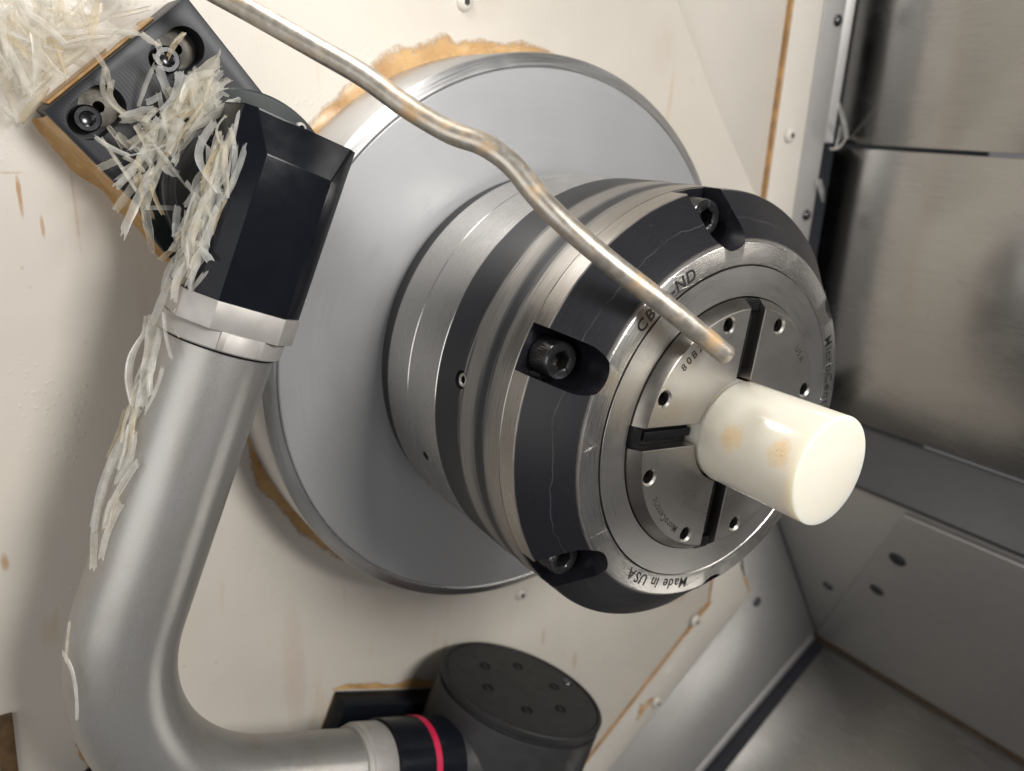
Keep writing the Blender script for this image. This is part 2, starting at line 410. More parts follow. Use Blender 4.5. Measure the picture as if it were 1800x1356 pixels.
def m_nylon():
    t = NT('white_nylon'); r, a, z = t.polar()
    acc = None
    for (z0, sz, a0, sa) in ((168.5, 5.8, .10, .27), (191.5, 5.2, .06, .25)):
        dz = t.math('DIVIDE', t.math('SUBTRACT', z, z0), sz); da = t.math('DIVIDE', t.math('SUBTRACT', a, a0), sa)
        q = t.math('ADD', t.math('MULTIPLY', dz, dz), t.math('MULTIPLY', da, da))
        q = t.math('ADD', q, t.math('MULTIPLY', t.math('SUBTRACT', t.noise(210., detail=5.), .5), 2.6))
        m = t.smooth(q, -.2, 1.5, 1., 0.); acc = m if acc is None else t.math('MAXIMUM', acc, m)
    side = t.smooth(r, 23.0, 23.5); acc = t.math('MULTIPLY', acc, side)
    dots = t.n('ShaderNodeTexVoronoi', {'Vector': t.co(), 'Scale': 1150.}); dm = t.math('MULTIPLY', t.smooth(dots.outputs['Distance'], .16, .36, 1., 0.), t.smooth(t.noise(700.), .42, .58))
    base = t.mix(t.smooth(t.noise(12.), .3, .7), (.72, .68, .575), (.745, .71, .615))
    base = t.mix(t.math('MULTIPLY', acc, .55), base, (.74, .50, .20))
    base = t.mix(t.math('MULTIPLY', t.math('MULTIPLY', acc, dm), .75), base, (.42, .25, .08))
    t.bs(Base_Color=base, Roughness=t.ramp(t.noise(90.), .3, .7, .14, .19), Subsurface_Weight=.95, Subsurface_Scale=.011, IOR=1.5)
    t.b.inputs['Subsurface Radius'].default_value = (1., .78, .5)
    t.bump(t.noise(1., t.comb(t.math('MULTIPLY', z, 14.), 0., t.math('MULTIPLY', r, 9.)), detail=2.), .05, .00005)
    return t.m
NYLON = m_nylon()
def m_chip(name, col, brown):
    t = NT(name); f = t.noise(160., detail=4.); tr = t.n('ShaderNodeBsdfTranslucent'); gl = t.n('ShaderNodeBsdfTransparent', {'Color': (.98, .965, .92, 1)})
    base = t.mix(t.math('MULTIPLY', t.smooth(f, .58, .76), brown), col, (.50, .30, .11))
    t.bs(Base_Color=base, Roughness=.2, IOR=1.5); t.set(tr.inputs['Color'], base)
    lw = t.n('ShaderNodeLayerWeight', {'Blend': .35}).outputs['Facing']
    a = t.n('ShaderNodeMixShader', {0: .45, 1: t.b.outputs[0], 2: tr.outputs[0]})
    thin = t.math('MULTIPLY', t.ramp(f, .3, .7, .42, .68), t.smooth(lw, .15, .8, 1., .2))
    b = t.n('ShaderNodeMixShader', {0: thin, 1: a.outputs[0], 2: gl.outputs[0]})
    t.set(t.out.inputs[0], b.outputs[0]); t.bump(t.noise(600., detail=2.), .15, .0002); return t.m
CHIPM = [m_chip('clear_shaving', (.84, .825, .775), .06), m_chip('ivory_shaving', (.83, .785, .68), .18), m_chip('milky_shaving', (.82, .82, .79), .05), m_chip('browned_shaving', (.76, .64, .44), .6)]
def m_residue():
    t = NT('dried_coolant_residue'); f = t.noise(70., detail=6., rough=.65); g = t.noise(260., detail=5., rough=.65)
    e = t.n('ShaderNodeAttribute', attribute_name='edge').outputs['Fac']; ee = t.math('ADD', e, t.math('MULTIPLY', t.math('SUBTRACT', g, .5), .75))
    base = t.mix(t.smooth(f, .3, .72), (.52, .32, .13), (.36, .19, .06)); base = t.mix(t.math('MULTIPLY', t.smooth(g, .5, .7), .45), base, (.58, .45, .27))
    base = t.mix(t.math('MULTIPLY', t.smooth(ee, .6, .9), .4), base, (.34, .18, .06))
    t.bs(Base_Color=base, Roughness=t.ramp(f, .3, .7, .22, .5)); t.bump(t.math('ADD', f, t.math('MULTIPLY', g, .4)), .35, .0006)
    tr = t.n('ShaderNodeBsdfTransparent'); mx = t.n('ShaderNodeMixShader', {0: t.smooth(ee, .50, 1.0, .08, 1.), 1: t.b.outputs[0], 2: tr.outputs[0]}); t.set(t.out.inputs[0], mx.outputs[0]); return t.m
RESID = m_residue()
JOINT = simple('dirty_joint', (.085, .05, .022), .3, 0., 300., .3, .3)
SEAL = simple('brown_sealant', (.33, .18, .065), .4, 0., 300., .4, .25)
def m_panel(name, col, rough, lo=.16):
    t = NT(name); r, u, o = t.rud()
    v = t.comb(t.math('MULTIPLY', o, .03), t.math('MULTIPLY', u, 3.0), t.math('MULTIPLY', r, .4)); f = t.noise(1., v, detail=5., rough=.6)
    big = t.noise(1., t.comb(t.math('MULTIPLY', o, .012), t.math('MULTIPLY', u, .03), 0.), detail=4.)
    t.bs(Base_Color=t.mix(t.smooth(f, .3, .7), tuple(c * .8 for c in col), col), Metallic=1., Roughness=t.math('ADD', t.ramp(big, .3, .7, rough - .05, rough + .07), t.ramp(f, .3, .7, -.03, .03)), Anisotropic=.65)
    tg = t.n('ShaderNodeVectorTransform', {0: tuple(UP)}, vector_type='VECTOR', convert_from='OBJECT', convert_to='WORLD').outputs[0]; t.bs(Tangent=tg)
    t.bump(f, .12, .0002); return t.m
PANEL = m_panel('brushed_stainless', (.46, .45, .435), .23)
SHEET = simple('grey_sheet_metal', (.43, .42, .405), .42, .5, 900., .05, .02)
DARKM = simple('dark_grey_sheet', (.06, .058, .058), .45, .2, 900., .05, .05)
SHEETD = simple('grey_sheet_worn', (.35, .34, .33), .44, .5, 900., .05, .03)
FLOORM = m_panel('floor_stainless', (.44, .43, .415), .23)
VOID_SHADOW = simple('dark_gap_and_shadow', (.02, .022, .028), .6)  # near-black for gaps; also paints the shadow strip on the floor

# ------------------------------------------------------------------ enclosure
def slab(name, poly, z0, z1, mat, parent=None, bev=.6):
    """polygon in right/up, thickness along out"""
    P = [ru(r, u, 0) for r, u in poly]; vs, fs = prism_vf([(p.x, p.y) for p in P], z0, z1, bev)
    return mesh_obj(name, vs, fs, mat, parent)
def quad_slab(name, pts, thick, mat, parent=None, bev=.5):
    """plate with corner points pts (right, up, out), its thickness laid behind its front face"""
    P = [ru(*p) for p in pts]; n = (P[1] - P[0]).cross(P[2] - P[0]).normalized()
    if n.dot(CAM_POS - P[0]) < 0: n = -n
    bm = bmesh.new(); f = bm.faces.new([bm.verts.new(p) for p in P]); r = bmesh.ops.extrude_face_region(bm, geom=[f])
    for v in r['geom']:
        if isinstance(v, bmesh.types.BMVert): v.co -= n * thick
    bmesh.ops.recalc_face_normals(bm, faces=bm.faces[:])
    if bev: bmesh.ops.bevel(bm, geom=bm.edges[:], offset=bev, segments=2, affect='EDGES', profile=.5)
    return mesh_obj(name, *from_bm(bm), mat, parent)
wall = structure(slab('headstock_wall', [(-700, 700), (-247, 700), (139, 208), (190, 143), (229, 99), (254.5, 71), (256.6, 71), (256.6, -294), (-300, -747), (-700, -747)], -75, -47, CREAM, None, .8))
def ch(o): return o
W2 = []
for r, u in ((-249, 700), (137, 208), (188, 143), (227, 99), (252, 68), (256.6, 68), (256.6, 700)): W2.append((r, u, -50.5 + (256.6 - r) * -.035))
quad_slab('wall_plate', W2, 8, CREAM2, wall, .3)
slab('wall_border', [(258.6, 700), (292, 700), (296, -266), (319, -304), (-200, -686), (-300, -749), (258.6, -297)], -70, -45.6, CREAM2, wall, 1.)
slab('wall_sealant', [(256.2, 700), (259.0, 700), (259.0, -298), (-300, -751), (-300, -747), (256.2, -292)], -72, -46.6, SEAL, wall, .4)
slab('wall_backing', [(240, 900), (700, 900), (700, -900), (-700, -900), (-700, -500), (240, -120)], -100, -92, VOID_SHADOW, wall, 0)
def button(parent, r, u, z, R, H, mat, inmat, name='screw'):
    prof = [(0.01, H), (R * .45, H * .97), (R * .75, H * .75), (R * .95, H * .35), (R, 0)]
    mt = frame(ru(r, u, z), Vector((1, 0, 0)), Vector((0, 1, 0)), OUT)
    vs, fs = lathe_vf(prof, 32, False); o = mesh_obj(name, place(vs, mt), fs, mat, parent)
    vs = hexagon(R * .38, H + .05) + hexagon(R * .36, H * .55) ; fs = [(i, (i + 1) % 6, 6 + (i + 1) % 6, 6 + i) for i in range(6)] + [tuple(range(6, 12))]
    hx = [tuple(range(5, -1, -1))]; mesh_obj('hex_socket', place(hexagon(R * .38, H + .04), mt), [(0, 1, 2, 3, 4, 5)], inmat, o, False); return o
def xy_ru(x, y): p = Vector((x, y, 0)); return p.dot(RT), p.dot(UP)
for (x, y) in ((103, -161), (-120, 174)):
    r, u = xy_ru(x, y); button(wall, r, u, -47, 5.2, 3.2, CREAM2, HOLE)
for (x, y) in ((-195, -230), (-346, 176), (-341, 260)):
    r, u = xy_ru(x, y); button(wall, r, u, -45.2, 6.0, 3.4, CREAM2, INKG)

strip = structure(slab('edge_strip', [(296, 700), (324, 700), (322, -90), (295, -90)], -60, -46, SHEET, None, 1.2))
for r, u in ((319, 212), (318, 63), (320, 361)): button(strip, r - 5, u, -46, 4.6, 2.8, BOLT, HOLE)
side = structure(quad_slab('side_wall', [(345, 121, -62), (345, 800, -62), (345, 800, 700), (345, 121, 700)], 4, PANEL, None, .6))
quad_slab('lower_panel', [(342.5, -107, -50), (342.5, 118, -50), (342.5, 118, 700), (342.5, -107, 700)], 4, PANEL, side, .8)
quad_slab('corner_flange', [(331, 121, -60), (331, 800, -60), (343, 800, -52), (343, 121, -52)], 3, SHEET, side, .6)
ledge = structure(quad_slab('gutter_ledge', [(345, -109, -60), (281.5, -133, -60), (281.5, -133, 700), (345, -109, 700)], 3, DARKM, None, 0))
NP = (-.845, -.535)
def pi_pt(r, u, z, d=0.): return (r + NP[0] * d, u + NP[1] * d, z)
sl = structure(quad_slab('slanted_plate', [pi_pt(286, -138.3, -46), pi_pt(451.5, -399, -46), pi_pt(451.5, -399, 700), pi_pt(286, -138.3, 700)], 4, SHEET, None, .7))
quad_slab('cover_plate', [pi_pt(288, -141.6, 98, 4), pi_pt(450, -396.5, -44, 4), pi_pt(450, -396.5, 700, 4), pi_pt(288, -141.6, 700, 4)], 3.8, SHEETD, sl, 1.3)
def pi_screw(r, u, z, d, R, mat, inm):
    n = (RT * NP[0] + UP * NP[1]).normalized(); mt = axis_frame(ru(*pi_pt(r, u, z, d)), n)
    vs, fs = lathe_vf([(0.01, 1.2), (R * .5, 1.6), (R * .9, 1.1), (R, 0)], 28, False); o = mesh_obj('screw', place(vs, mt), fs, mat, sl)
    mesh_obj('hex_socket', place(hexagon(R * .42, 1.65), mt), [(0, 1, 2, 3, 4, 5)], inm, o, False)
pi_screw(388, -296, -7, 1.7, 5.5, BOLT, BOLTIN); pi_screw(324, -196, 85, 5.8, 7.2, VOID_SHADOW, HOLE); pi_screw(361, -253, 56, 6.0, 6.6, VOID_SHADOW, BOLTIN)
guard = structure(slab('lower_guard', [(270, -132), (283, -136), (447.5, -396), (446, -398), (272, -503), (-140, -752), (-200, -690), (316, -307), (300, -262), (297, -200)], -60, -46.2, SHEET, None, 1.0))
r_, u_ = 331, -318; button(guard, r_, u_, -46.2, 5.2, 3, BOLT, HOLE)
lipd = (Vector((272, -503, 0)) - Vector((446, -398, 0))).normalized(); nrm = Vector((-lipd.y, lipd.x, 0))
if nrm.y > 0: nrm = -nrm
lp = [ru(446 + lipd.x * q + nrm.x * 5.5, -398 + lipd.y * q + nrm.y * 5.5, -51.5) for q in (2, 200, 420, 700)]
mesh_obj('rolled_lip', *tube_vf(lp, 7.5, 24), SHEETD, guard)
fl = structure(quad_slab('trough_floor', [(452.5, -406, -62), (452.5, -406, 700), (452.5 - .845 * 900, -406 - .535 * 900, 700), (452.5 - .845 * 900, -406 - .535 * 900, -62)], 4, FLOORM, None, 0))
quad_slab('floor_joint', [(453.5, -402, -60), (450.5, -405.5, -60), (450.5, -405.5, 700), (453.5, -402, 700)], 2, JOINT, fl, .3)

quad_slab('floor_shadow_strip', [(452.5 - .845 * 1, -406 - .535 * 1 + 1.2, -61), (452.5 - .845 * 6, -406 - .535 * 6 + 1.2, -33), (452.5 - .845 * 700, -406 - .535 * 700 + 1.2, -22), (452.5 - .845 * 700, -406 - .535 * 700 + 1.2, -61)], .6, VOID_SHADOW, fl, 0)  # near-black strip over the floor, painting in the shadow below the guard lip
# dried residue round the flange, under the plate and along the lower seam: thin uneven crusts on the wall
def crust(table, r0, a0, a1, seed, parent, n=240, rows=7, th=.7):
    rnd = random.Random(seed); vs, fs = [], []
    ph = [rnd.uniform(0, 6) for _ in range(6)]
    for i in range(n + 1):
        f = i / n; a = a0 + (a1 - a0) * f
        w = None
        for (p, q), (p2, q2) in zip(table, table[1:]):
            if p <= f <= p2: w = q + (q2 - q) * (f - p) / (p2 - p + 1e-9)
        w = max(.3, 1.02 * w * (1 + .10 * math.sin(f * 23 + ph[0]) + .06 * math.sin(f * 47 + ph[1]) + .03 * math.sin(f * 97 + ph[2])) + rnd.uniform(-.08, .08))
        for k in range(rows + 1):
            g = k / rows; rr = r0 + w * g; h = th * (1 - g ** 3) * (.75 + .25 * math.sin(f * 40 + g * 5 + ph[3])) * min(1, w / 3) + (.08 if k < rows else -.3)
            vs.append((rr * math.cos(math.radians(a)), rr * math.sin(math.radians(a)), -47 + h))
    m = rows + 1
    for i in range(n):
        for k in range(rows): fs.append((i * m + k, i * m + k + 1, i * m + m + k + 1, i * m + m + k))
    o = mesh_obj('dried_residue', vs, fs, RESID, parent, angle=80)
    at_ = o.data.attributes.new('edge', 'FLOAT', 'POINT'); at_.data.foreach_set('value', [(i % m) / rows for i in range(len(vs))]); return o
crust([(0, .5), (.06, 7), (.16, 9.5), (.26, 9.5), (.33, 14), (.38, 15), (.45, 13.5), (.52, 13), (.55, 8.5), (.68, 9.5), (.85, 10.5), (.95, 6), (1, .4)], 163.8, -17, -86, 3, wall, th=.8)
crust([(0, .4), (.1, 3), (.25, 9), (.45, 7), (.7, 10), (.85, 9), (1, .4)], 163.8, 37, 84, 8, wall)

def crust_line(name, p0, p1, w0, seed, parent, z=-47, n=70, rows=6, th=1.0, top=None):
    """thin uneven film on the wall, spreading w0 mm sideways from the line p0-p1"""
    rnd = random.Random(seed); ph = [rnd.uniform(0, 6) for _ in range(4)]; p0, p1 = Vector((*p0, 0)), Vector((*p1, 0)); d = (p1 - p0).normalized(); nn = Vector((-d.y, d.x, 0))
    if nn.y > 0: nn = -nn
    V, F = [], []; m = rows + 1
    for i in range(n + 1):
        f = i / n; w = w0 * (.75 + .3 * math.sin(f * 11 + ph[0]) + .18 * math.sin(f * 27 + ph[1])) * min(1, 6 * f, 6 * (1 - f)) + .05 * w0
        for k in range(m):
            g = k / rows; V.append(p0 + (p1 - p0) * f + nn * (w * g) + Vector((0, 0, z + .06 + th * (1 - g ** 2) * (.7 + .3 * math.sin(f * 31 + g * 4)))))
    for i in range(n):
        for k in range(rows): F.append((i * m + k, i * m + k + 1, i * m + m + k + 1, i * m + m + k))
    o = mesh_obj(name, V, F, RESID, parent, angle=80); at_ = o.data.attributes.new('edge', 'FLOAT', 'POINT'); at_.data.foreach_set('value', [(i % m) / rows for i in range(len(V))]); return o
for q0, q1, w_, sd in (((231, -318), (262, -292), 7, 3), ((196, -374), (176, -391), 12, 7), ((300, -276), (316, -303), 4, 9)):
    A_, B_ = ru(*q0, 0), ru(*q1, 0); crust_line('dried_residue', (A_.x, A_.y), (B_.x, B_.y), w_, sd, wall, -45.6, th=.5)

# ------------------------------------------------------------------ spindle flange
fr = root('spindle_flange', (0, 0, -40), 'large flat grey spindle flange disc with a bright turned rim on the cream wall', 'flange')
vs, fs = lathe_vf([(164.2, -70), (164.2, -4.6), (163.4, -3.4), (157.6, -.6), (157.0, -.9), (156.6, -1.3), (150, -10), (150, -70)], 256)
mesh_obj('rim', vs, fs, RIM, fr)
vs, fs = lathe_vf([(60, -10), (60, 0), (155.8, 0), (156.4, -.5), (156.4, -10)], 256); mesh_obj('face_plate', vs, fs, DISC, fr)

# ------------------------------------------------------------------ chuck
ck = root('lathe_chuck', (0, 0, 0), 'round black and silver collet chuck with socket screws in notches, gripping a white rod', 'chuck')
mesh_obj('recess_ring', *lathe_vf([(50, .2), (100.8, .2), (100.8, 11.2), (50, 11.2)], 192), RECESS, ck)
mesh_obj('adapter_ring', *lathe_vf([(60, 11), (102.2, 11), (102.9, 11.6), (103.3, 33.6), (103.0, 33.95), (60, 33.95)], 256), RING, ck)
def drill(x, y, z, d, r, dep, n=24): # drill cylinder from outside along direction d
    return place(lathe_vf([(0.001, -dep), (r, -dep), (r, 8), (.001, 8)], n)[0], axis_frame((x, y, z), d)), lathe_vf([(0.001, -dep), (r, -dep), (r, 8), (.001, 8)], n)[1]
a = math.radians(43); e = Vector((math.cos(a), math.sin(a), 0))
rg = boolean(lathe_vf([(60, 34.05), (103.05, 34.05), (103.4, 34.4), (103.8, 61.2), (103.4, 61.6), (60, 61.6)], 256), [drill(*(e * 103.6 + Vector((0, 0, 44))), e, 2.5, 9)])
mesh_obj('spacer_ring', *rg, RING, ck)
a = math.radians(14); e = Vector((math.cos(a), math.sin(a), 0))
bd = boolean(lathe_vf([(60, 61.7), (103.5, 61.7), (104.1, 62.3), (104.7, 83), (104.5, 84.2), (104.4, 96.8), (104.8, 98), (104.9, 116.4), (104.6, 116.65), (60, 116.65)], 256), [drill(*(e * 104.6 + Vector((0, 0, 81.8))), e, 4.3, 7)])
mesh_obj('chuck_body', *bd, BODY, ck)
(bv, bf), (sv, sf) = socket_head(3.7, 4, 1.9, 3, 32, False)
mt = axis_frame(e * 99.6 + Vector((0, 0, 81.8)), e)
ss = mesh_obj('set_screw', place(bv, mt), bf, COLLAR, ck); mesh_obj('hex_socket', place(sv, mt), sf, BOLTIN, ss)
# tapered cap with six U notches, cut for real and then split by face into band, taper, front ring and pockets
NOT = [.4 + 60 * k for k in range(6)]
def ucut(deg):
    a = math.radians(deg); e = Vector((math.cos(a), math.sin(a), 0)); f = Vector((-math.sin(a), math.cos(a), 0))
    poly = [(125, -10.3), (125, 10.3)] + [(91.8 - 10.3 * math.sin(q), 10.3 * math.cos(q)) for q in [PI * i / 24 for i in range(25)]]
    vs, fs = prism_vf(poly, 110, 160); return [e * v[0] + f * v[1] + Vector((0, 0, v[2])) for v in vs], fs
cap = boolean(lathe_vf([(74.6, 116.8), (104.55, 116.8), (104.9, 117.1), (104.95, 126.5), (104.8, 126.8), (84.9, 144.6), (84.5, 144.95), (84.1, 145.1), (75.0, 145.1), (74.6, 144.7)], 256), [ucut(d) for d in NOT])
groups = {'taper_cap': [], 'front_ring': [], 'front_band': [], 'bolt_pocket': []}
for f in cap[1]:
    c = sum((cap[0][i] for i in f), Vector()) / len(f)
    rs = [math.hypot(cap[0][i].x, cap[0][i].y) for i in f]; zs = [cap[0][i].z for i in f]
    n = (cap[0][f[1]] - cap[0][f[0]]).cross(cap[0][f[2]] - cap[0][f[1]])
    onT = all(abs((104.95 - r) * (144.95 - 126.7) / (104.9 - 84.5) + 126.6 - z) < 1.2 and z > 126.4 for r, z in zip(rs, zs))
    if min(zs) > 144.5: k = 'front_ring'
    elif onT: k = 'taper_cap'
    elif min(rs) > 104.3 and max(zs) < 126.9: k = 'front_band'
    elif max(rs) < 75.2 or max(zs) < 116.9: k = 'front_ring'
    else: k = 'bolt_pocket'
    groups[k].append(f)
for k, m in (('taper_cap', TAPER), ('front_ring', FACE), ('front_band', SILVER)):
    mesh_obj(k, *clean(cap[0], groups[k]), m, ck, angle=30)
for q in range(6):
    sel = [f for f in groups['bolt_pocket'] if round((math.degrees(math.atan2(sum(cap[0][i].y for i in f), sum(cap[0][i].x for i in f))) - .4) / 60) % 6 == q]
    if sel: mesh_obj('bolt_pocket', *clean(cap[0], sel), POCKET, ck, angle=30)
mesh_obj('pocket_floor', *lathe_vf([(76, 116.7), (76, 117.0), (104.3, 117.0), (104.3, 116.7)], 128), POCKET, ck)
(bv, bf), (sv, sf) = socket_head(8.2, 11.5, 4.4, 6.5)
me1 = me2 = None
for k, d in enumerate(NOT):
    a = math.radians(d); mt = Matrix.Rotation(.7 * k + .25, 4, 'Z'); mt = Matrix.Translation((93.2 * math.cos(a), 93.2 * math.sin(a), 117.6)) @ mt
    o = mesh_obj('socket_screw', place(bv, mt), bf, BOLT, ck); mesh_obj('hex_socket', place(sv, mt), sf, BOLTIN, o)
mesh_obj('collet_ring', *lathe_vf([(60.7, 136), (60.7, 145.0), (60.9, 145.4), (73.95, 145.4), (74.05, 145.3), (74.05, 136)], 256), COLLET, ck)
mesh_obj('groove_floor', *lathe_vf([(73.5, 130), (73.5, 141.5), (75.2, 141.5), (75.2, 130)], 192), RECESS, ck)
mesh_obj('collet_core', *lathe_vf([(23.9, 120), (23.9, 140.5), (60.7, 140.5), (60.7, 120)], 128), RUBBER, ck)
SLOT0 = 18.3
def sector(R0, R1, half, inset=0., na=28):
    """outline of one jaw: sector between two slot centre lines 90 deg apart, half-slot width half"""
    h = half + inset; R1 -= inset; R0 += inset
    b0 = math.asin(h / R1); b1 = PI / 2 - b0; c0 = math.asin(h / R0); c1 = PI / 2 - c0
    o = [(R1 * math.cos(b0 + (b1 - b0) * i / na), R1 * math.sin(b0 + (b1 - b0) * i / na)) for i in range(na + 1)]
    i_ = [(R0 * math.cos(c1 + (c0 - c1) * i / na), R0 * math.sin(c1 + (c0 - c1) * i / na)) for i in range(na + 1)]
    return o + i_
def jaw_vf(rot):
    layers = [(138, sector(24.2, 60.3, 5.0)), (146.2, sector(24.2, 60.3, 5.0)), (150.65, sector(24.3, 56.9, 5.0)), (151.0, sector(24.3, 56.6, 5.0, .35))]
    V, F = [], []; m = len(layers[0][1])
    for z, L in layers: V += [(x, y, z) for x, y in L]
    for l in range(3):
        for i in range(m): F.append((l * m + i, l * m + (i + 1) % m, (l + 1) * m + (i + 1) % m, (l + 1) * m + i))
    F.append(tuple(range(m - 1, -1, -1))); F.append(tuple(range(3 * m, 4 * m)))
    cut = []
    for q in (math.radians(19.6), math.radians(70.4)):
        vs, fs = lathe_vf([(0.001, 139.5), (3.1, 139.5), (3.1, 150.1), (4.05, 151.05), (4.05, 153), (0.001, 153)], 32)
        cut.append(([(x + 51.8 * math.cos(q), y + 51.8 * math.sin(q), z) for x, y, z in vs], fs))
    v, f = boolean((V, F), cut); R = Matrix.Rotation(math.radians(rot), 4, 'Z'); return place(v, R), f
jaws = []
for k in range(4):
    rot = SLOT0 + 90 * k; v, f = jaw_vf(rot); 
    mi = []
    for q in f:
        c = sum((v[i] for i in q), Vector()) / len(q); R_ = math.hypot(c.x, c.y); mi.append(1 if R_ > 56.2 and 138.5 < c.z < 150.9 else 0)
    j = mesh_obj('collet_jaw', v, f, (JAW, JAWSIDE), ck, angle=25, midx=mi); jaws.append(j)
    for q in (19.6, 70.4):
        a = math.radians(rot + q); vs, fs = lathe_vf([(.01, 140.2), (3.05, 140.2), (3.05, 147.6)], 24, False)
        mesh_obj('screw_hole', [(x + 51.8 * math.cos(a), y + 51.8 * math.sin(a), z) for x, y, z in vs], fs, HOLE, j)
    a = math.radians(rot); R = Matrix.Rotation(a, 4, 'Z')
    si = join_vf(box_vf(24.3, 54.5, -4.9, 4.9, 139, 144.8, .3), box_vf(24.3, 53, -1.9, 1.9, 144, 147.2, .4), box_vf(54.6, 60.2, -4.9, 4.9, 139, 147.6, .8))
    mesh_obj('slot_seal', place(si[0], R), si[1], RUBBER, ck)
def letters(text, R, ang, size, z, mat, parent, **kw): return mesh_obj('lettering', *arc_text(text, R, ang, size, z, **kw), mat, parent, False)
letters('CB80-ND', 76.7, -16.5, 7.6, 145.12, INK, ck, gap=1.15, space=2.5)
letters('Made in USA', 76.6, 106.8, 7.3, 145.12, INK, ck, gap=.75, space=3.0)
letters('MicroCentric', 76.7, -129.5, 7.3, 145.12, INK, ck, gap=1.0)
letters('80B2', 49.6, -17.3, 5.0, 151.02, INKG, jaws[3], gap=1.2)
letters('MicroCentric', 50.2, 79.5, 4.6, 151.02, INKG, jaws[0], gap=.55, xs=.85)
letters('USA', 50.2, -113, 4.6, 151.02, INKG, jaws[2], gap=.7)

# ------------------------------------------------------------------ workpiece
rod = mesh_obj('nylon_rod', *lathe_vf([(0.001, 118), (23.0, 118), (23.0, 151.4), (23.6, 151.9), (23.8, 152.6), (23.8, 160), (23.8, 201.2), (23.6, 201.65), (23.2, 201.8), (0.001, 201.8)], 160), NYLON, angle=50)
tag(rod, 'white nylon bar stub with two speckled brown spots, held in the middle of the chuck', 'rod')

# ------------------------------------------------------------------ coolant pipe
COOL = [[230.4, -84.5, -1.4], [217.0, -81.9, 13.3], [196.5, -77.2, 37.3], [182.1, -73.6, 54.6], [168.3, -68.1, 71.2], [154.9, -64.9, 86.0], [144.8, -65.2, 96.2], [135.1, -62.0, 105.3], [124.6, -54.7, 114.3], [111.7, -48.4, 123.4], [94.2, -42.7, 133.0], [71.8, -37.7, 141.8], [48.9, -33.0, 148.0], [27.6, -29.0, 152.0]]
COOL = [CAM_POS + (Vector(c) - CAM_POS) * .944 for c in COOL]
COOL = [COOL[0] + (COOL[0] - COOL[1]) * 2.2 + Vector((4, 3, -14)), COOL[0] + (COOL[0] - COOL[1]) * 1.0] + COOL
cp = mesh_obj('coolant_pipe', *tube_vf(spline(COOL, 8), 4.25, 32, True, 2.9), COOLM, angle=50)
tag(cp, 'thin bent metal coolant pipe stained brown, crossing in front of the chuck', 'pipe')

# ------------------------------------------------------------------ tool setter: plate on the wall, arm with its probe holder
PB = Vector((270, -12, -17)); pu = Vector((math.cos(math.radians(244.5)), math.sin(math.radians(244.5)), 0)); pv = Vector((-pu.y, pu.x, 0))
if pv.dot(Vector((-1, .6, 0))) < 0: pv = -pv
pl = root('mounting_plate', PB - Vector((0, 0, 30)), 'black milled mounting plate with slotted screw pockets under the shavings, upper left on the wall', 'mounting plate')
Fp = frame(PB, pu, pv, pu.cross(pv))
zs = 1 if pu.cross(pv).z > 0 else -1
def pbox(x0, x1, y0, y1, z0, z1, bev=.6):
    vs, fs = box_vf(x0, x1, y0, y1, z0, z1, bev); return [PB + pu * v[0] + pv * v[1] + Vector((0, 0, v[2])) for v in vs], fs
def stadium(cx, cy, L, R, z0, z1, n=16):
    poly = [(cx + L / 2 + R * math.sin(PI * i / n), cy - R * math.cos(PI * i / n)) for i in range(n + 1)] + [(cx - L / 2 - R * math.sin(PI * i / n), cy + R * math.cos(PI * i / n)) for i in range(n + 1)]
    vs, fs = prism_vf(poly, z0, z1); return [PB + pu * v[0] + pv * v[1] + Vector((0, 0, v[2])) for v in vs], fs
PW, PLN = 76, 98
SL = [(15, 12), (57, 14), (15, 76), (57, 76)]
cuts = []
for x, y in SL: cuts += [stadium(x, y, 9, 8.2, -11, 5), stadium(x, y, 9, 4.6, -40, 5)]
ps = boolean(pbox(0, PW, 0, PLN, -29.6, 0, .8), cuts)
mesh_obj('plate', *ps, PLATE, pl, angle=30)
(bv, bf), (sv, sf) = socket_head(5.7, 6.5, 2.9, 4, 40)
for k, (x, y) in enumerate(SL):
    c = PB + pu * (x - 4.0) + pv * y + Vector((0, 0, -10.6)); mt = Matrix.Translation(c) @ Matrix.Rotation(k * .8, 4, 'Z')
    o = mesh_obj('socket_screw', place(bv, mt), bf, BOLT, pl); mesh_obj('hex_socket', place(sv, mt), sf, BOLT, o)
    vs, fs = lathe_vf([(2.4, -12), (2.4, -10.7), (7.9, -10.7), (7.9, -12)], 32); mesh_obj('washer', [PB + pu * (x + 3.4) + pv * y + Vector(v) for v in vs], fs, WASHER, pl)
HC = Vector((188.5, -15, 0))
def at(prof, c, n=96): vs, fs = lathe_vf(prof, n); return [Vector(v) + c for v in vs], fs
mesh_obj('flange', *at([(20, -17), (44, -17), (44.5, -16.5), (44.5, -11), (43.8, -10.3), (20, -10.3)], HC, 128), FLANGE, pl)
vs, fs = pbox(4, PW * .8, -1.3, -.1, -31, -8, .5)
mesh_obj('dried_residue', vs, fs, RESID, pl)
def wedge():
    rnd = random.Random(9); V, F = [], []; n = 60
    for i in range(n + 1):
        y = 2 + PLN * i / n; w = (3.2 + 1.3 * math.sin(i * .17) + .8 * math.sin(i * .43 + 1) + rnd.uniform(-.15, .15)) * min(1, .3 + i / 12)
        for x, z in ((.2, -3.0 + .5 * math.sin(i * .3)), (-1.6, -9), (-2.2 - .3 * math.sin(i * .35), -20), (-2.6, -28), (-3 - w * .5, -29.3), (-3 - w, -30.1)): V.append(PB + pu * x + pv * y + Vector((0, 0, z)))
    for i in range(n):
        for k in range(5): F.append((i * 6 + k, i * 6 + k + 1, i * 6 + k + 7, i * 6 + k + 6))
    return V, F
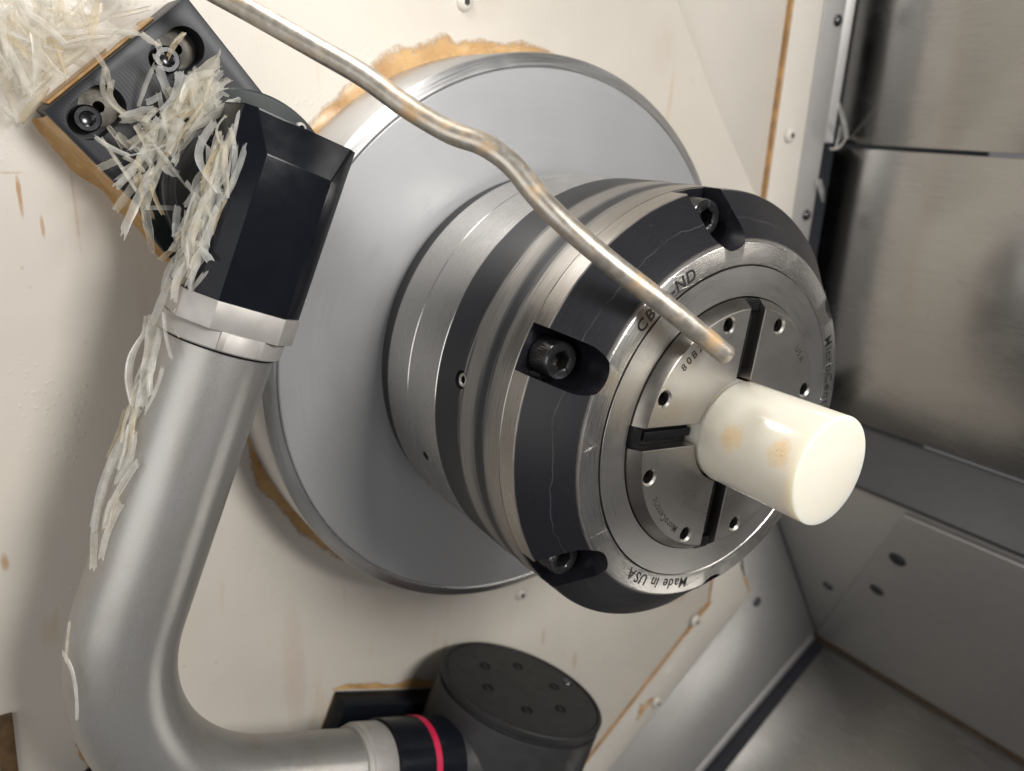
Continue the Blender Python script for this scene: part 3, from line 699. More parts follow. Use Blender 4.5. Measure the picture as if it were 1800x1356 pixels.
mesh_obj('dried_residue', *wedge(), RESID, pl, angle=70)

V0 = Vector((183.5, 60, 19.6)); PH = .0568
av = Vector((-math.sin(PH), math.cos(PH), 0)); aw = Vector((-math.cos(PH), -math.sin(PH), 0))
def A(a, b, c): return V0 + aw * a + av * b + Vector((0, 0, c))
arm = root('tool_setter_arm', HC + Vector((0, 0, -10)), 'bent silver tube arm with a black block on top and a round holder below', 'probe arm')
mesh_obj('pivot_ring', *at([(22, -10.2), (36, -10.2), (36.4, -9.8), (36.4, -4), (35.8, -3.4), (34.2, -3.2), (34, -1.2), (32, -.8), (31.6, -.2), (27, -.2), (27, 3), (22, 3)], HC, 128), ANODG, arm)
for q in (20, 95, 170, 250, 320):
    a = math.radians(q); c = HC + Vector((40 * math.cos(a), 40 * math.sin(a), -10.3)); (bv, bf), (sv, sf) = socket_head(2.8, 2.2, 1.4, 1.6, 24, False)
    o = mesh_obj('screw', place(bv, Matrix.Translation(c)), bf, COLLAR, pl); mesh_obj('hex_socket', place(sv, Matrix.Translation(c)), sf, BOLTIN, o)
def octa(h, c): return [(h - c, -h), (h, -h + c), (h, h - c), (h - c, h), (-h + c, h), (-h, h - c), (-h, -h + c), (-h + c, -h)]
def arm_prism(poly, b0, b1, bev=.5, mod=None):
    vs, fs = prism_vf(poly, b0, b1, bev)
    return [A(v[0], v[2], v[1]) for v in vs], fs
def block():
    full = octa(25, 10.6); low = [(x * 1.45, 18.6) if y > 24 else (x, y) for x, y in full]
    L = [(-106.5, low), (-106.4, low), (-91, full), (-30.1, full)]; Vv, Ff = [], []
    for b, p in L: Vv += [A(x, b, y) for x, y in p]
    for l in range(3):
        for i in range(8): Ff.append((l * 8 + i, l * 8 + (i + 1) % 8, l * 8 + 8 + (i + 1) % 8, l * 8 + 8 + i))
    Ff.append(tuple(range(7, -1, -1))); Ff.append(tuple(range(24, 32)))
    me = bpy.data.meshes.new('b'); me.from_pydata(Vv, [], Ff); bm = bmesh.new(); bm.from_mesh(me); bmesh.ops.recalc_face_normals(bm, faces=bm.faces[:])
    bmesh.ops.bevel(bm, geom=bm.edges[:], offset=.45, segments=2, affect='EDGES', profile=.5); bpy.data.meshes.remove(me); return from_bm(bm)
bk = mesh_obj('arm_block', *block(), ANOD, arm, angle=30)
(bv, bf), (sv, sf) = socket_head(2.0, 5.5, 1.0, 2, 24, True)
mt = axis_frame(A(25, -38, 2), aw); ps_ = mesh_obj('pin', place(bv, mt), bf, COLLAR, bk)
mesh_obj('collar', *arm_prism(octa(25.6, 10.8), -30, -18.2, .5), COLLAR, arm, angle=30)
mt = axis_frame(A(0, -18.2, 0), av)
mesh_obj('collar_ring', place(lathe_vf([(20, 0), (26.2, 0), (26.4, .3), (26.4, 7.6), (25.8, 8.2), (20, 8.2)], 96)[0], mt), lathe_vf([(20, 0)] * 6, 96)[1], COLLAR, arm)
for sgn in (1,):
    vs, fs = box_vf(-9.5, 9.5, -18.4, -10.5, 20, 25.5, .3); mesh_obj('collar_key', [A(v[0], v[1], v[2]) for v in vs], fs, COLLAR, arm)
mesh_obj('seal_ring', place(lathe_vf([(20, 8.2), (24.6, 8.2), (24.6, 9.2), (20, 9.2)], 96)[0], mt), lathe_vf([(20, 0)] * 4, 96)[1], RUBBER, arm)
RB, YL = 96., 216.7
path = [A(0, -16, 0), A(0, 20, 0), A(0, 70, 0)]
for i in range(0, 41):
    q = PI / 2 * i / 40; path.append(A(RB - RB * math.cos(q), YL - RB + RB * math.sin(q), 0))
path += [A(130, YL, 0), A(152, YL, 0)]
mesh_obj('arm_tube', *tube_vf(path, 23.9, 72, False), TUBE, arm)
def along(prof, a0, n=96):
    mt = axis_frame(A(a0, YL, 0), aw); vs, fs = lathe_vf(prof, n); return place(vs, mt), fs
mesh_obj('sleeve', *along([(18, 0), (25.2, 0), (25.6, .4), (25.6, 3), (26.6, 3.4), (27, 3.8), (27, 18), (26.4, 19), (18, 19)], 147), COLLAR, arm)
co_ = mesh_obj('black_collar', *along([(18, 0), (28, 0), (28.5, .5), (28.5, 60), (18, 60)], 166.2), ANOD, arm)
mesh_obj('pink_ring', *along([(20, 0), (28.75, 0), (28.85, .1), (28.85, 4.2), (28.75, 4.3), (20, 4.3)], 191), PINK, co_)
HA = (268.5, -6.6)
mth = axis_frame(A(HA[0], 168.6, HA[1]), -av)
def hub(prof, n=128): vs, fs = lathe_vf(prof, n); return place(vs, mth), fs
hb = mesh_obj('probe_holder', *hub([(0.01, -120), (57, -120), (57, -9), (56.6, -8), (55.0, -7.4), (55.0, -5.2), (57, -4.6), (57.2, -3.8), (57.2, -1.2), (56.4, -.4), (54.6, -.2), (54.2, -1.4), (20, -1.4), (0.01, -1.4)]), HUB, arm)
mesh_obj('holder_neck', *along([(18, 0), (28.6, 0), (29.5, 2), (33, 14), (39, 24), (46, 30), (46, 50), (18, 50)], 214), HUB, arm)
cv = mesh_obj('cover_disc', *hub([(0.01, -3), (53.6, -3), (53.8, -1.6), (53.4, -1.0), (0.01, -1.0)]), HUB, hb)
(bv, bf), (sv, sf) = socket_head(4.4, 1.8, 2.5, 1.6, 28, False)
c0 = A(HA[0], 168.6, HA[1])
def on_hub(x, z): return Vector((x, 0, z))
for k in range(6):
    q = math.radians(-2 + 60 * k); p = c0 - aw * (29.5 * math.cos(q)) + Vector((0, 0, 29.5 * math.sin(q))) - av * (-2.2)
    o = mesh_obj('screw', place(bv, axis_frame(p, -av)), bf, RUBBER, hb)
    o2 = mesh_obj('hex_socket', place(sv, axis_frame(p, -av)), sf, HOLE, o)
p = c0 + aw * 47 + Vector((0, 0, -4)) + av * 2.4
(bv, bf), (sv, sf) = socket_head(4.2, 2.2, 2.0, 1.8, 28, False)
o = mesh_obj('screw', place(bv, axis_frame(p, -av)), bf, BOLT, hb); mesh_obj('hex_socket', place(sv, axis_frame(p, -av)), sf, COLLAR, o)

# ------------------------------------------------------------------ rest blocks on the wall
def wbox(name, cx, cy, ang, w, h, z0, z1, mat, parent, bev=1.2):
    vs, fs = box_vf(-w / 2, w / 2, -h / 2, h / 2, z0, z1, bev); R = Matrix.Translation((cx, cy, 0)) @ Matrix.Rotation(math.radians(ang), 4, 'Z'); return mesh_obj(name, place(vs, R), fs, mat, parent)
rb = root('rest_block', (-55, 278, -47), 'black rest block edged with brown residue on the wall behind the round holder', 'block')
wbox('block', -52, 281, 3, 112, 52, -48, -30, ANOD, rb); wbox('step', -58, 281, 3, 84, 34, -31, -22, ANOD, rb)
crust_line('dried_residue', (8, 256.5), (-112, 250.5), 7.5, 4, rb); crust_line('dried_residue', (3.5, 306), (5.8, 257), 4.5, 6, rb)
r2 = root('corner_block', (120, 325, -47), 'black block with a brown top, half hidden behind the bend of the silver tube', 'block')
wbox('block', 118, 330, -38, 64, 44, -48, -28, ANOD, r2); crust_line('dried_residue', (153, 336 - 43), (105, 336 - 4), -6, 5, r2)
wbox('wall_trim', 182, 303, 112, 60, 8, -47.2, -44, JOINT, wall, .8)

# ------------------------------------------------------------------ plastic shavings
def shaving(A_, B_, w, rnd):
    A_, B_ = Vector(A_), Vector(B_); ext = (B_ - A_) * rnd.uniform(.0, .2); A_ = A_ - ext; B_ = B_ + ext; L = (B_ - A_).length; t = (B_ - A_).normalized()
    to = (CAM_POS - A_).normalized(); nrm = (to - t * to.dot(t)).normalized()
    n, m = 14, 6; w *= rnd.uniform(.72, 1.12)
    arc = rnd.choice((rnd.uniform(.5, 1.3), rnd.uniform(1.4, 2.6), rnd.uniform(3.2, 4.8))); R = w / (2 * math.sin(min(arc, PI) / 2))
    roll0 = rnd.uniform(-.55, .55) + (PI if rnd.random() < .4 else 0); tw = rnd.choice((rnd.uniform(-.25, .25), rnd.uniform(-.4, .4), rnd.uniform(-1.5, 1.5)))
    curl = rnd.random() < .10; bend = rnd.choice((-1, 1)) * rnd.uniform(.10, .24) * L if curl else rnd.uniform(-.05, .05) * L; bend2 = rnd.uniform(-.05, .05) * L; kink = rnd.uniform(.25, .75); kh = rnd.choice((0, 0, 0, rnd.uniform(-.08, .08) * L))
    tip0, tip1 = rnd.uniform(.88, 1), rnd.choice((rnd.uniform(.9, 1), rnd.uniform(.9, 1), rnd.uniform(.9, 1), rnd.uniform(.3, .7))); slant = rnd.uniform(-.12, .12) * w / max(L, 1)
    jag = [rnd.uniform(-.05, .05) for _ in range(2 * m + 2)]; wob = rnd.uniform(0, 6)
    side = t.cross(nrm); V, F = [], []
    for i in range(n + 1):
        f = i / n; k = min(1, tip0 + (1 - tip0) * min(1, f * 3)) * min(1, tip1 + (1 - tip1) * min(1, (1 - f) * 2.2)) * (1 + .06 * math.sin(f * 17 + wob))
        c = A_ + t * (L * f) + side * (bend * math.sin(PI * f) + kh * (1 - abs(f - kink) / max(kink, 1 - kink))) + nrm * (bend2 * math.sin(PI * f))
        roll = roll0 + tw * (f - .5); e1 = side * math.cos(roll) + nrm * math.sin(roll); e2 = -side * math.sin(roll) + nrm * math.cos(roll)
        for j in range(m + 1):
            q = (j / m - .5) * arc; ff = slant * (j - m / 2)
            if i == 0: ff += jag[j]
            if i == n: ff += jag[m + j]
            V.append(c + (e1 * math.sin(q) + e2 * (math.cos(q) - 1 + .3 * (1 - math.cos(arc / 2)))) * R * k + t * (ff * min(L, 30)))
    for i in range(n):
        for j in range(m): a = i * (m + 1) + j; F.append((a, a + 1, a + m + 2, a + m + 1))
    return V, F, arc, L
CHIPS=[
('w',292.9,-40.4,-14,286.4,-23.6,-11.7,3.9),
('w',290.4,-46.4,-39.7,284.3,-26.7,-38.6,3.2),
('w',285.3,-27.2,-33.1,277.9,-16.6,-39.6,3.2),
('w',287.2,-22.2,-22.4,277.2,-4.7,-28.8,3.6),
('w',287,-34.7,-12.9,276.4,-20.9,-15.8,3.5),
('w',291.2,-41.2,-10.4,282,-37.4,-9.1,3),
('w',279.8,-27.9,-34.9,275.1,-20.5,-30.9,2.8),
('w',280.7,-22.2,-17.5,278.3,-15.2,-9.6,3.1),
('w',282.3,-37.2,-9.4,276.8,-21.8,-5.5,3.5),
('w',281.9,-47,-14.3,278.9,-35.8,-9.5,3.1),
('w',279.6,-53.3,-17,275.8,-49.5,-20.8,2.7),
('w',276.8,-55.2,-19.8,271.1,-46.5,-17.7,3.1),
('w',279.3,-35.8,-15,270,-43.2,-10.7,3.5),
('w',277.7,-38.9,-11.3,253.4,-53.6,-3.5,3.1),
('w',268.3,-41.7,-34.5,256.3,-50.9,-30.4,2.9),
('w',270.5,-56.9,-38.3,262.1,-58.7,-45.5,2.4),
('w',267,-58.2,-14.4,250.3,-56.7,-7.4,2.7),
('w',266.5,-59.1,-6.7,265.8,-46.4,-3.9,4),
('w',267.8,-50.6,-13.4,261.2,-62.2,-6.6,2.7),
('w',260.1,-57.2,-9.3,250,-66.8,-9.4,2.3),
('w',252.9,-57.7,-7.5,258.4,-45.9,-2.8,3.2),
('w',275.8,-12.8,-26.7,270.4,-27.9,-25,2.8),
('w',274.8,-18.2,-23.1,264.8,-40.8,-26,3.2),
('w',272.6,-21.8,-25.4,267.7,-36.8,-26.9,3.7),
('w',273.6,-6.2,-38.8,270.7,-21.6,-32.1,4.3),
('w',279.7,-10.7,-33.8,275.7,-5.2,-36.1,2.8),
('w',276.4,-22.2,-29.9,271.5,-37.3,-32.1,3.3),
('w',293.2,-35.5,-10.6,289,-26.4,-3.6,3),
('w',290.4,-46.7,-17,285.4,-40.7,-18.8,3.1),
('w',295.1,-44.4,-21.8,287.3,-46.1,-28,3.5),
('w',284.5,-51.7,-32.4,279.2,-51.8,-24.4,3.2),
('w',267.2,-44.8,-33.7,255.5,-53.5,-33.2,3.3),
('w',255.9,-55.2,-15.8,247.3,-56.8,-21.9,2.8),
('w',269.6,-30.9,-29.9,263.2,-43,-26.9,2.8),
('w',286.9,-35.7,-29.1,280.5,-24.9,-28.4,3.2),
('w',283.5,-6.7,-8,280.2,-4.5,-0.8,2.2),
('w',290.3,-32.8,-12.8,281.6,-28.4,-8,2.6),
('w',279.3,-52.6,-34.4,281.7,-41,-26.5,2.7),
('w',271.6,-58.3,-19,265.7,-51.1,-21.4,2.7),
('w',295.9,-38.3,-39.8,287.3,-35.9,-36.6,3.6),
('w',292.8,-25.1,-24.8,284.7,-20.1,-20.9,3.5),
('w',285.9,-42,-8.6,273.4,-38.7,-5.2,3),
('w',274.4,-43.1,-32.8,263.8,-55.7,-35.5,3.3),
('w',281,-17.3,-19.7,277.8,-28.8,-26.8,2.7),
('w',277.8,-39.7,-37.3,260.6,-38.4,-42.8,2.4),
('w',284.7,-50.3,-17,274.2,-36.4,-24.1,2.4),
('w',284.9,-28.8,-11.6,266.9,-28.4,-15.8,3.3),
('w',285.7,-35.4,-28.7,273.2,-23.8,-36.4,3.3),
('w',293.2,-52,-17.5,284.8,-38.1,-19.4,3.3),
('w',276.4,-59.8,-32.1,271.7,-43.3,-30.8,2.6),
('w',285.3,-47.8,-18.9,273.3,-31.2,-24.7,2.8),
('w',289.8,-45.8,-19.4,271.2,-49.8,-23.7,3.6),
('w',294.9,-44,-14.8,286,-36,-14.2,3),
('w',278.7,-45.4,-27.4,265.6,-28.1,-23.7,2.8),
('w',290.8,-41,-8.4,288.6,-24.5,-3,3),
('w',280.4,-27.2,-17.6,274,-44.4,-16.4,2.4),
('w',291.9,-26.7,-28.3,283,-14.1,-26.7,3.4),
('w',287.9,-33.8,-7.2,272.5,-36.3,-14.7,2.2),
('w',279.2,-56.9,-34.8,272.6,-44.9,-33.7,2.5),
('w',289.3,-39,-11,272.2,-29.9,-11.1,3.4),
('w',293.9,-38.8,-11.8,282.6,-27.7,-18.6,2.2),
('w',287.6,-16,-18.7,282.4,-36.9,-23.5,3.1),
('w',283,-37.2,-34.6,270.1,-33.4,-33.8,3.1),
('w',281.2,-46.7,-35.2,265.9,-50.3,-29.8,3.5),
('w',278.7,-37.1,-21.7,269.7,-58.8,-24.1,2.9),
('w',288.5,-28.6,-8.1,276.4,-15.5,-4.7,3.6),
('p',245.3,-21.7,-9.8,237.4,-26.6,-14,3.3),
('p',247.4,-15.9,-8.2,241,-11.7,-11.8,1.9),
('p',252.8,-10.2,4.9,241.3,-9,7.2,2.3),
('p',249,-9.1,3.6,235.7,1.2,6,2.1),
('p',245,-0.1,-13,241.9,-4.8,-6.7,2.8),
('p',233.9,12.6,-12.3,230.3,-3.2,-10.8,3.4),
('p',232.4,17.9,6.1,230,-4.6,2.7,4.7),
('p',227.3,5.8,3.2,227.7,-12,4.7,3.3),
('p',222.1,-5.7,-13.3,207.1,1.7,-10.2,3),
('p',224.5,8.2,-10,216.7,24.4,-6.3,4.4),
('p',224.7,7.9,1.1,207.1,4.2,-2.2,2.4),
('p',226.8,-10.2,8.4,221.4,-10,5.9,3.8),
('p',237.1,-12.3,-3.6,228.4,-6.2,-1.7,2.8),
('p',244.3,-14.8,-7,237.4,-12.7,-9.5,3.3),
('p',235.1,-12.9,-0.2,227.6,-15.8,-3.7,4.3),
('p',228.9,-17.8,-7.3,227.4,-26.5,-5.4,4.8),
('p',226.4,-17.1,7.9,227.5,-29,7.4,5.1),
('p',223,-18.7,-0.4,219.8,-29.6,2,2.9),
('p',230.5,-27.2,0.3,229,-36,0.4,5.2),
('p',234.3,-16.8,-14.7,228.9,-32.4,-14,4.4),
('p',238.9,-24.8,2.4,236.8,-30.2,1.6,3.2),
('p',234.9,-17.6,6,235.4,-24.9,5.6,3.2),
('p',225.8,-10,-0.5,224.5,-16.2,-4,3.8),
('p',224.8,-13.4,10.6,223.9,-16.9,8.6,3.3),
('p',240.5,-30.8,-11.7,241.1,-47.2,-6.9,2.8),
('p',238.9,-46.7,-6.6,231.3,-38,-6.6,3.3),
('p',233.3,-47.4,1,234.8,-32.8,4.9,4.2),
('p',227.7,-49.8,-10.8,229,-39.2,-4.1,3.8),
('p',222.8,-56.2,6.4,228.3,-39.7,5.3,4.7),
('p',218.2,-55.6,-0.7,222.8,-44.3,4.3,3.3),
('p',210.9,-57.1,-11,216.3,-49.5,-12.7,3.5),
('p',217.3,-47.2,7,221.7,-38.5,2.2,3.3),
('p',253.2,-32.8,-0.9,244.4,-24.9,-6,2.7),
('p',235.9,-63.6,-3.8,239.3,-51.4,3.3,2.3),
('p',245.9,-54.7,6.8,241.3,-51.3,1.5,3.2),
('p',251.2,-54.2,6.1,245.1,-53.2,8,2.2),
('p',239.2,-48.7,-3.7,243.6,-50.5,0.5,2.3),
('p',246.1,-22.4,-3.4,235.4,-30.3,-5.8,2.8),
('p',223.9,-38.9,-13.2,218.3,-36.3,-13.2,5.4),
('p',239,-32.2,-5.9,236.8,-35.6,-2.6,2.3),
('p',225.7,-34.4,-13,221.8,-41.1,-13.6,4.9),
('p',265,-40.9,0.1,254.5,-31.9,-6.7,2.2),
('p',256.5,-36.3,-7.2,244.7,-24.3,-7.2,2.5),
('p',238.7,-14.7,-8.7,234,-21.6,-7.6,3.3),
('p',234.9,-6.8,-2.9,234.2,-17.1,-5.5,2.8),
('p',230.9,-10,-2.9,228.5,-20.1,-0.6,3.8),
('p',230.7,-21,-12.6,223.4,-21.9,-14,3.4),
('p',232.2,-29.5,-4.1,225.4,-36.9,1,3.8),
('p',231,-33.8,-4.4,225.8,-23.7,-6.7,3.3),
('p',228.2,-0.7,6,221.5,7,6.2,2.4),
('p',241,-20.4,3.5,233.7,-14.7,2.3,3.2),
('p',232.7,-40.5,-3.9,225.9,-32.7,-2.5,2.8),
('p',229.6,-40.9,7.5,225.5,-48.8,4.4,3.3),
('p',240.5,-7.2,3.8,233.6,-5.5,4.1,2.3),
('p',231.7,-2.7,-9.7,221.8,-20.6,-10.2,1.3),
('p',223.6,-50.3,5.4,213.2,-38.5,5.5,1.2),
('p',235.7,-3.4,1.8,223.4,8.9,-3.3,1.7),
('p',222.4,-19,0.5,225.6,-41.8,-2.8,1.4),
('p',231.4,-27.8,-0.5,225.9,-5.5,-1.9,1.6),
('p',236.4,-17.8,9,217.5,-7.5,6,1.5),
('p',238.2,-12.4,-3.1,228,-32.6,-2.5,1),
('p',231.9,-20.9,-9.2,210.5,-19.7,-13,1.2),
('p',226.6,-33.8,1.1,206.3,-33.6,3.4,1.3),
('p',227.2,-17.2,7.9,222.9,-38.2,8.7,1.3),
('p',227.8,-24.1,-9.7,219.4,-41.3,-11.5,1.1),
('p',221.6,-56.9,-1.9,217,-43.9,0.9,1.3),
('p',222.6,-41.7,9.7,221.5,-63.2,1.2,2),
('p',240.1,-8.8,3.9,227.9,-20.1,4.8,0.9),
('p',235.3,-6.3,4,227.5,10.4,2,1.2),
('p',226.6,-35.2,5.1,216.8,-53.2,7,2.1),
('p',236.5,-37.1,-2.3,224.1,-23.2,-7,1.9),
('p',230.1,-7.7,-8.4,221.6,-25.4,-10.3,1.6),
('p',224.9,-39.9,-5.9,216.8,-51.6,-9.3,3.4),
('p',217.1,-37.7,5,205.5,-23.6,-1.9,3.1),
('p',208.4,-35.3,-9,207.5,-22.4,-13.8,3.1),
('p',216.7,-38.4,-2.4,207.1,-49.8,-2.5,2.8),
('p',209.5,-18.5,-10.6,212.8,-36,-5.3,2.5),
('p',228,-50.1,-3.3,220.4,-38.8,3.2,2.5),
('p',227.4,-39.1,-2.8,214.5,-51.8,-5.3,3.6),
('p',222.4,-40.4,-5.8,214.7,-30.8,-1.4,4.1),
('p',223.2,-28.5,7.6,213,-45.8,8.6,3),
('p',221.6,-50,-0.7,211.8,-43,-5.4,4.2),
('p',229.1,-45.6,10.1,218.9,-33.5,2.2,4),
('p',226.3,-33.9,1.7,219.5,-48.2,5.9,3.4),
('p',211.8,-28.5,-10.3,202.3,-43,-13.5,3.7),
('p',208.8,-27.8,8.6,209.9,-40,9.4,3.3),
('p',208,-18.3,-12.5,200.7,-36.4,-6.3,3),
('p',223.6,-28.9,-2,216.2,-43.7,-3.5,3.4),
('p',219.9,-39.5,-3.6,215.9,-51.1,-9.1,2.8),
('p',212.7,-35.1,-11.1,211.9,-50.4,-11.9,3.3),
('p',230.8,-35.1,6.8,228.9,-46.4,5.7,2.8),
('p',223.6,-24.7,7,221.6,-36,11.1,2.8),
('p',224.6,-49.1,-6.9,210.9,-36,-10.5,3),
('p',224.6,-26.4,1.1,216,-44,3.9,2.5),
('p',225.1,-53.3,5,217.3,-38.6,-1.1,3.6),
('p',214.6,-31.8,-3.3,205.8,-22.7,3,2.5),
('p',239.6,-25.7,-7.7,231.2,-22.8,-7.7,3.9),
('p',230.1,-31.6,-11.4,223.4,-24.4,-6.6,2.4),
('p',228,-46.9,-2.8,224.2,-33.9,1.7,2.5),
('p',239.3,2.3,2.2,235.6,-13.4,4.1,3.3),
('p',226.5,-26.7,2.4,225.5,-40.2,-4.8,3.6),
('p',235.7,-23,-8.5,224,-29.7,-4.3,2.8),
('p',229.8,-7.1,-11.3,230.7,-19.2,-11.8,4.3),
('p',222.2,-34.6,-2.6,217.6,-47.8,-6.7,4.3),
('p',225.1,-15.6,-3.3,226.5,-26.9,-2.6,4.2),
('p',226.3,-32,1.2,224,-39.5,5,3.1),
('p',236.4,-26.6,5,227.4,-26.8,2.6,3.4),
('p',234.5,-6.9,-5.1,223.3,-20.6,-11.8,4.3),
('p',228.4,-22.9,5,228,-37.5,-1.3,2.3),
('p',225.1,-48.8,1,213.3,-49.3,-3.8,2.8),
('p',234.5,-0.2,1.9,227.7,-12.5,0.7,2.4),
('p',230.8,-32.1,-2.3,223,-26.4,-5.6,2.5),
('p',229.7,-39.4,10.7,224,-51.5,10.9,3.5),
('p',227,-20.2,-11.1,223.6,-29.6,-14,2.3),
('p',220.2,-35.6,-8.2,217.5,-49.5,-12.7,3.4),
('p',224.6,-49.3,-0.9,215.4,-40.5,-2.7,4),
('p',228.7,-16.9,2.2,224.9,-28.8,0.2,2.7),
('p',237.7,-2.8,-5.6,231.6,-10.7,-12.2,2.4),
('p',232.6,-17.2,-8.6,224.9,-19.3,-8.1,2.2),
('p',225.8,-39.1,7,229.2,-51.8,5.4,2.2),
('p',236,1.3,-13.2,228,-12,-14,4.2),
('p',225.8,-33.4,-2.9,224.8,-44.6,0.8,3.6),
('s',218.3,-31.2,23.8,213,-12.4,35.4,3.4),
('s',214.8,-37,34.3,211.8,-18.6,37.4,2),
('s',217.3,-37,28.1,215.2,-26.7,32.2,1.1),
('s',210,-29.2,39.5,210.6,-1.6,36.9,2.9),
('s',215.3,-15.1,32.6,217.3,-0.8,22.1,3.6),
('s',215.1,-10.3,33.1,213.9,10.9,33.1,3.4),
('s',213,-10.5,35.9,211.9,8.3,35.9,2.9),
('s',211.4,-1.4,38.4,211.3,12.4,37.5,2.9),
('s',209.6,-7,40,209.5,6.8,39.2,1.3),
('s',215,10.3,30.6,216.3,-0.1,28.7,3.2),
('s',217,15.1,20.9,217.8,2.6,11.6,2.8),
('s',215.9,19.8,19.7,216.2,15.4,19.9,3.3),
('s',218,-7.8,11.6,216.7,-4.6,20.9,1.9),
('s',219.6,-25.8,11.5,217.7,-11.3,25.7,0.9),
('s',216.1,24.9,26.7,211.9,50.4,16.3,3.3),
('s',206.4,22.2,39.6,209.8,42.2,33.3,3.2),
('s',211.1,19.8,35.1,211.7,36.2,32.2,3.6),
('s',210.4,14.6,38.1,210.7,22.6,37.2,4.1),
('s',210.4,51.9,12.4,207.8,82,26.2,5.2),
('s',210.7,55.7,12.3,209.5,83.8,22.2,3.3),
('s',209.7,52.9,22.1,207.8,73,26.5,3.8),
('s',206.5,66.4,32,206.2,84.7,30.6,1.6),
('s',208.3,85.3,22.1,207.5,97.6,23.2,2.9),
('s',206.3,98.3,23.5,206,109.5,20.3,3.8),
('s',208.1,103.1,23.4,206.2,138.6,21.9,5.3),
('s',205.9,115.1,12.6,203.8,138.6,12.7,4.4),
('s',202.6,108.8,34.3,202.7,132.7,31.9,3.3),
('s',205,134.8,12.5,202.7,153.9,27.9,3.9),
('s',202.1,125.6,32.4,201.3,150.3,31.1,3.3),
('s',202.5,183.8,27.8,199.9,196.2,32.3,1.7),
('s',200.6,198.6,31.9,191.9,214.9,41.5,1.7),
('s',215.2,15.9,26.9,210.8,16.4,36.7,3.2),
('s',214.3,20.3,27.7,211.8,14.8,34.3,2.7),
('s',214.5,13.9,30,211.1,22.5,35.9,2.7),
('s',212.6,13.5,35.4,208.3,16.9,40.9,3.2),
('s',213.7,25.2,26.9,213.2,17.1,29.8,3.2),
('s',209.2,45.8,27.6,205.5,50.4,34.4,2.3),
('s',211.1,46.6,27,206.6,58,35.2,1.4),
('s',213.5,51,11.8,212.3,58.4,12,2.9),
('s',207.2,93.1,21.2,206.9,86.2,25.9,1.9),
('s',214.2,-19.4,34.3,214.3,-9.6,33,2.7),
('s',212.8,-25.1,38,211.3,-9.2,38.8,1.8),
('s',215.9,-34,33.1,212.9,-26.9,37.3,1.8),
('s',213.4,5.3,35.5,212.9,16,35.4,3.2),
('s',211.8,-7.7,38,211.4,4.2,37.7,2.2),
('s',216,7.6,26.9,214.4,17,30.4,2.7),
('s',215.3,-5.2,27.5,213.9,10.4,29.1,1),
('s',215.8,-7.3,31.3,214.4,10.8,32.1,1.2),
('s',213.4,1.3,33.2,213.3,25.9,30.2,1.7),
('s',208,81.9,23.5,206.7,100.8,24.7,1.5),
('s',208.4,91.4,12.3,208,112.1,12.2,2.1),
('s',214.4,0.7,33.9,213.5,23.3,33,1.8),
('s',214.7,8.4,33,214.1,29.3,31.7,1.1),
('s',214.6,14.1,24.8,212.7,30.6,28.4,1.9),
('s',210.1,80.7,20.4,208.6,98.7,25,1.9),
('s',214.3,-6.9,35.6,214.5,9.5,33.4,1.3),
('s',209.1,70,28.1,209.5,87.4,20.5,1.7),
('s',209,68.6,18.8,207.3,93.1,23.6,1.5),
('s',216.6,-29.6,30.1,214.4,-7.7,32.3,0.9),
('s',216.4,-22.3,33.2,213.8,-6,36.1,1.3),
('s',212,10.1,36.7,211.4,26.6,36.1,2.4),
('s',214.6,-26.6,31.8,212,-10.4,34.8,2.3),
('s',213.4,-16.1,34.5,214.1,1.9,31,2.3),
('s',213,4.5,34.3,212.5,22.1,33.3,1.8),
('s',215.4,-24.4,35,210.3,-10.6,40.8,2.9),
('s',215.4,8.6,31.2,212.1,22.3,36.1,2.1),
('s',212.3,-9.4,36.2,213.1,11.2,32.8,3.1),
('s',217,-13,29.9,213.4,-0.9,36,2.7),
('s',217.4,3.3,24.8,212.5,20.7,35.4,2),
('s',214.5,-27.2,33.1,214.3,-6.2,30.9,1.9),
('s',216.2,-15.2,26.8,216.1,-3.4,24.2,2.7),
('s',213.6,5.3,31.7,212,23.4,33,2.4),
('s',215.6,-5,30.1,209.5,12.2,38.9,3.1),
('s',214.7,-34.5,33,215.4,-13.9,28.6,3.2),
('s',211.1,11.5,38.2,210.5,30.3,37.6,2.3),
('s',212.4,16.3,34.2,209.3,31,37.7,2.1),
('s',213.7,-9.4,32.5,210.7,4,36.4,2.1),
('s',212.8,-0.8,32.6,213,15.5,30,2.5),
('s',210.5,19.2,36.7,213.6,34.2,28.6,3),
('s',215.9,-24.7,32.2,215.7,-9.5,30.5,2.8),
('s',216,-4.5,27.3,213,14.2,32.4,2.8),
('s',211.3,1,38.1,210,14.3,38.9,2.8),
('s',214.3,-1.1,34.9,217.2,13.6,23.9,2.5),
('s',215.3,8.5,27.4,215.9,23.4,11.7,2.4),
('s',216.9,-27.3,29,216.6,-19.3,28.4,2.9),
('s',217.7,-30.3,28.4,216.6,-20,30,2.9),
('s',215.2,-26,33.7,214,-13,34.4,3.1),
('s',217.4,-3.2,27.5,216.8,6.4,27.6,2.5),
('s',218.3,-22.7,24.9,215.5,-11.4,32,2.2),
('s',215.9,-8.2,28.9,213.6,0.5,33.2,3),
('s',214.6,22.5,22.8,214,35.1,19.5,2.7),
('s',214.9,-31.1,36.2,214.1,-20.4,36.5,2.9),
('s',216.4,-0.9,29.7,217,10.3,24.8,3.1),
('s',213.7,19.9,32,214.4,28.9,28.9,2.4),
('s',213.9,9.6,28,213,22.5,28.7,3.1),
('s',215.9,-27.4,33,215.2,-18.1,33.3,2.1),
('s',207.6,100.9,24.7,206.1,117,27.2,1.7),
('s',208.8,84.3,25.5,208.3,99.5,23.5,2.2),
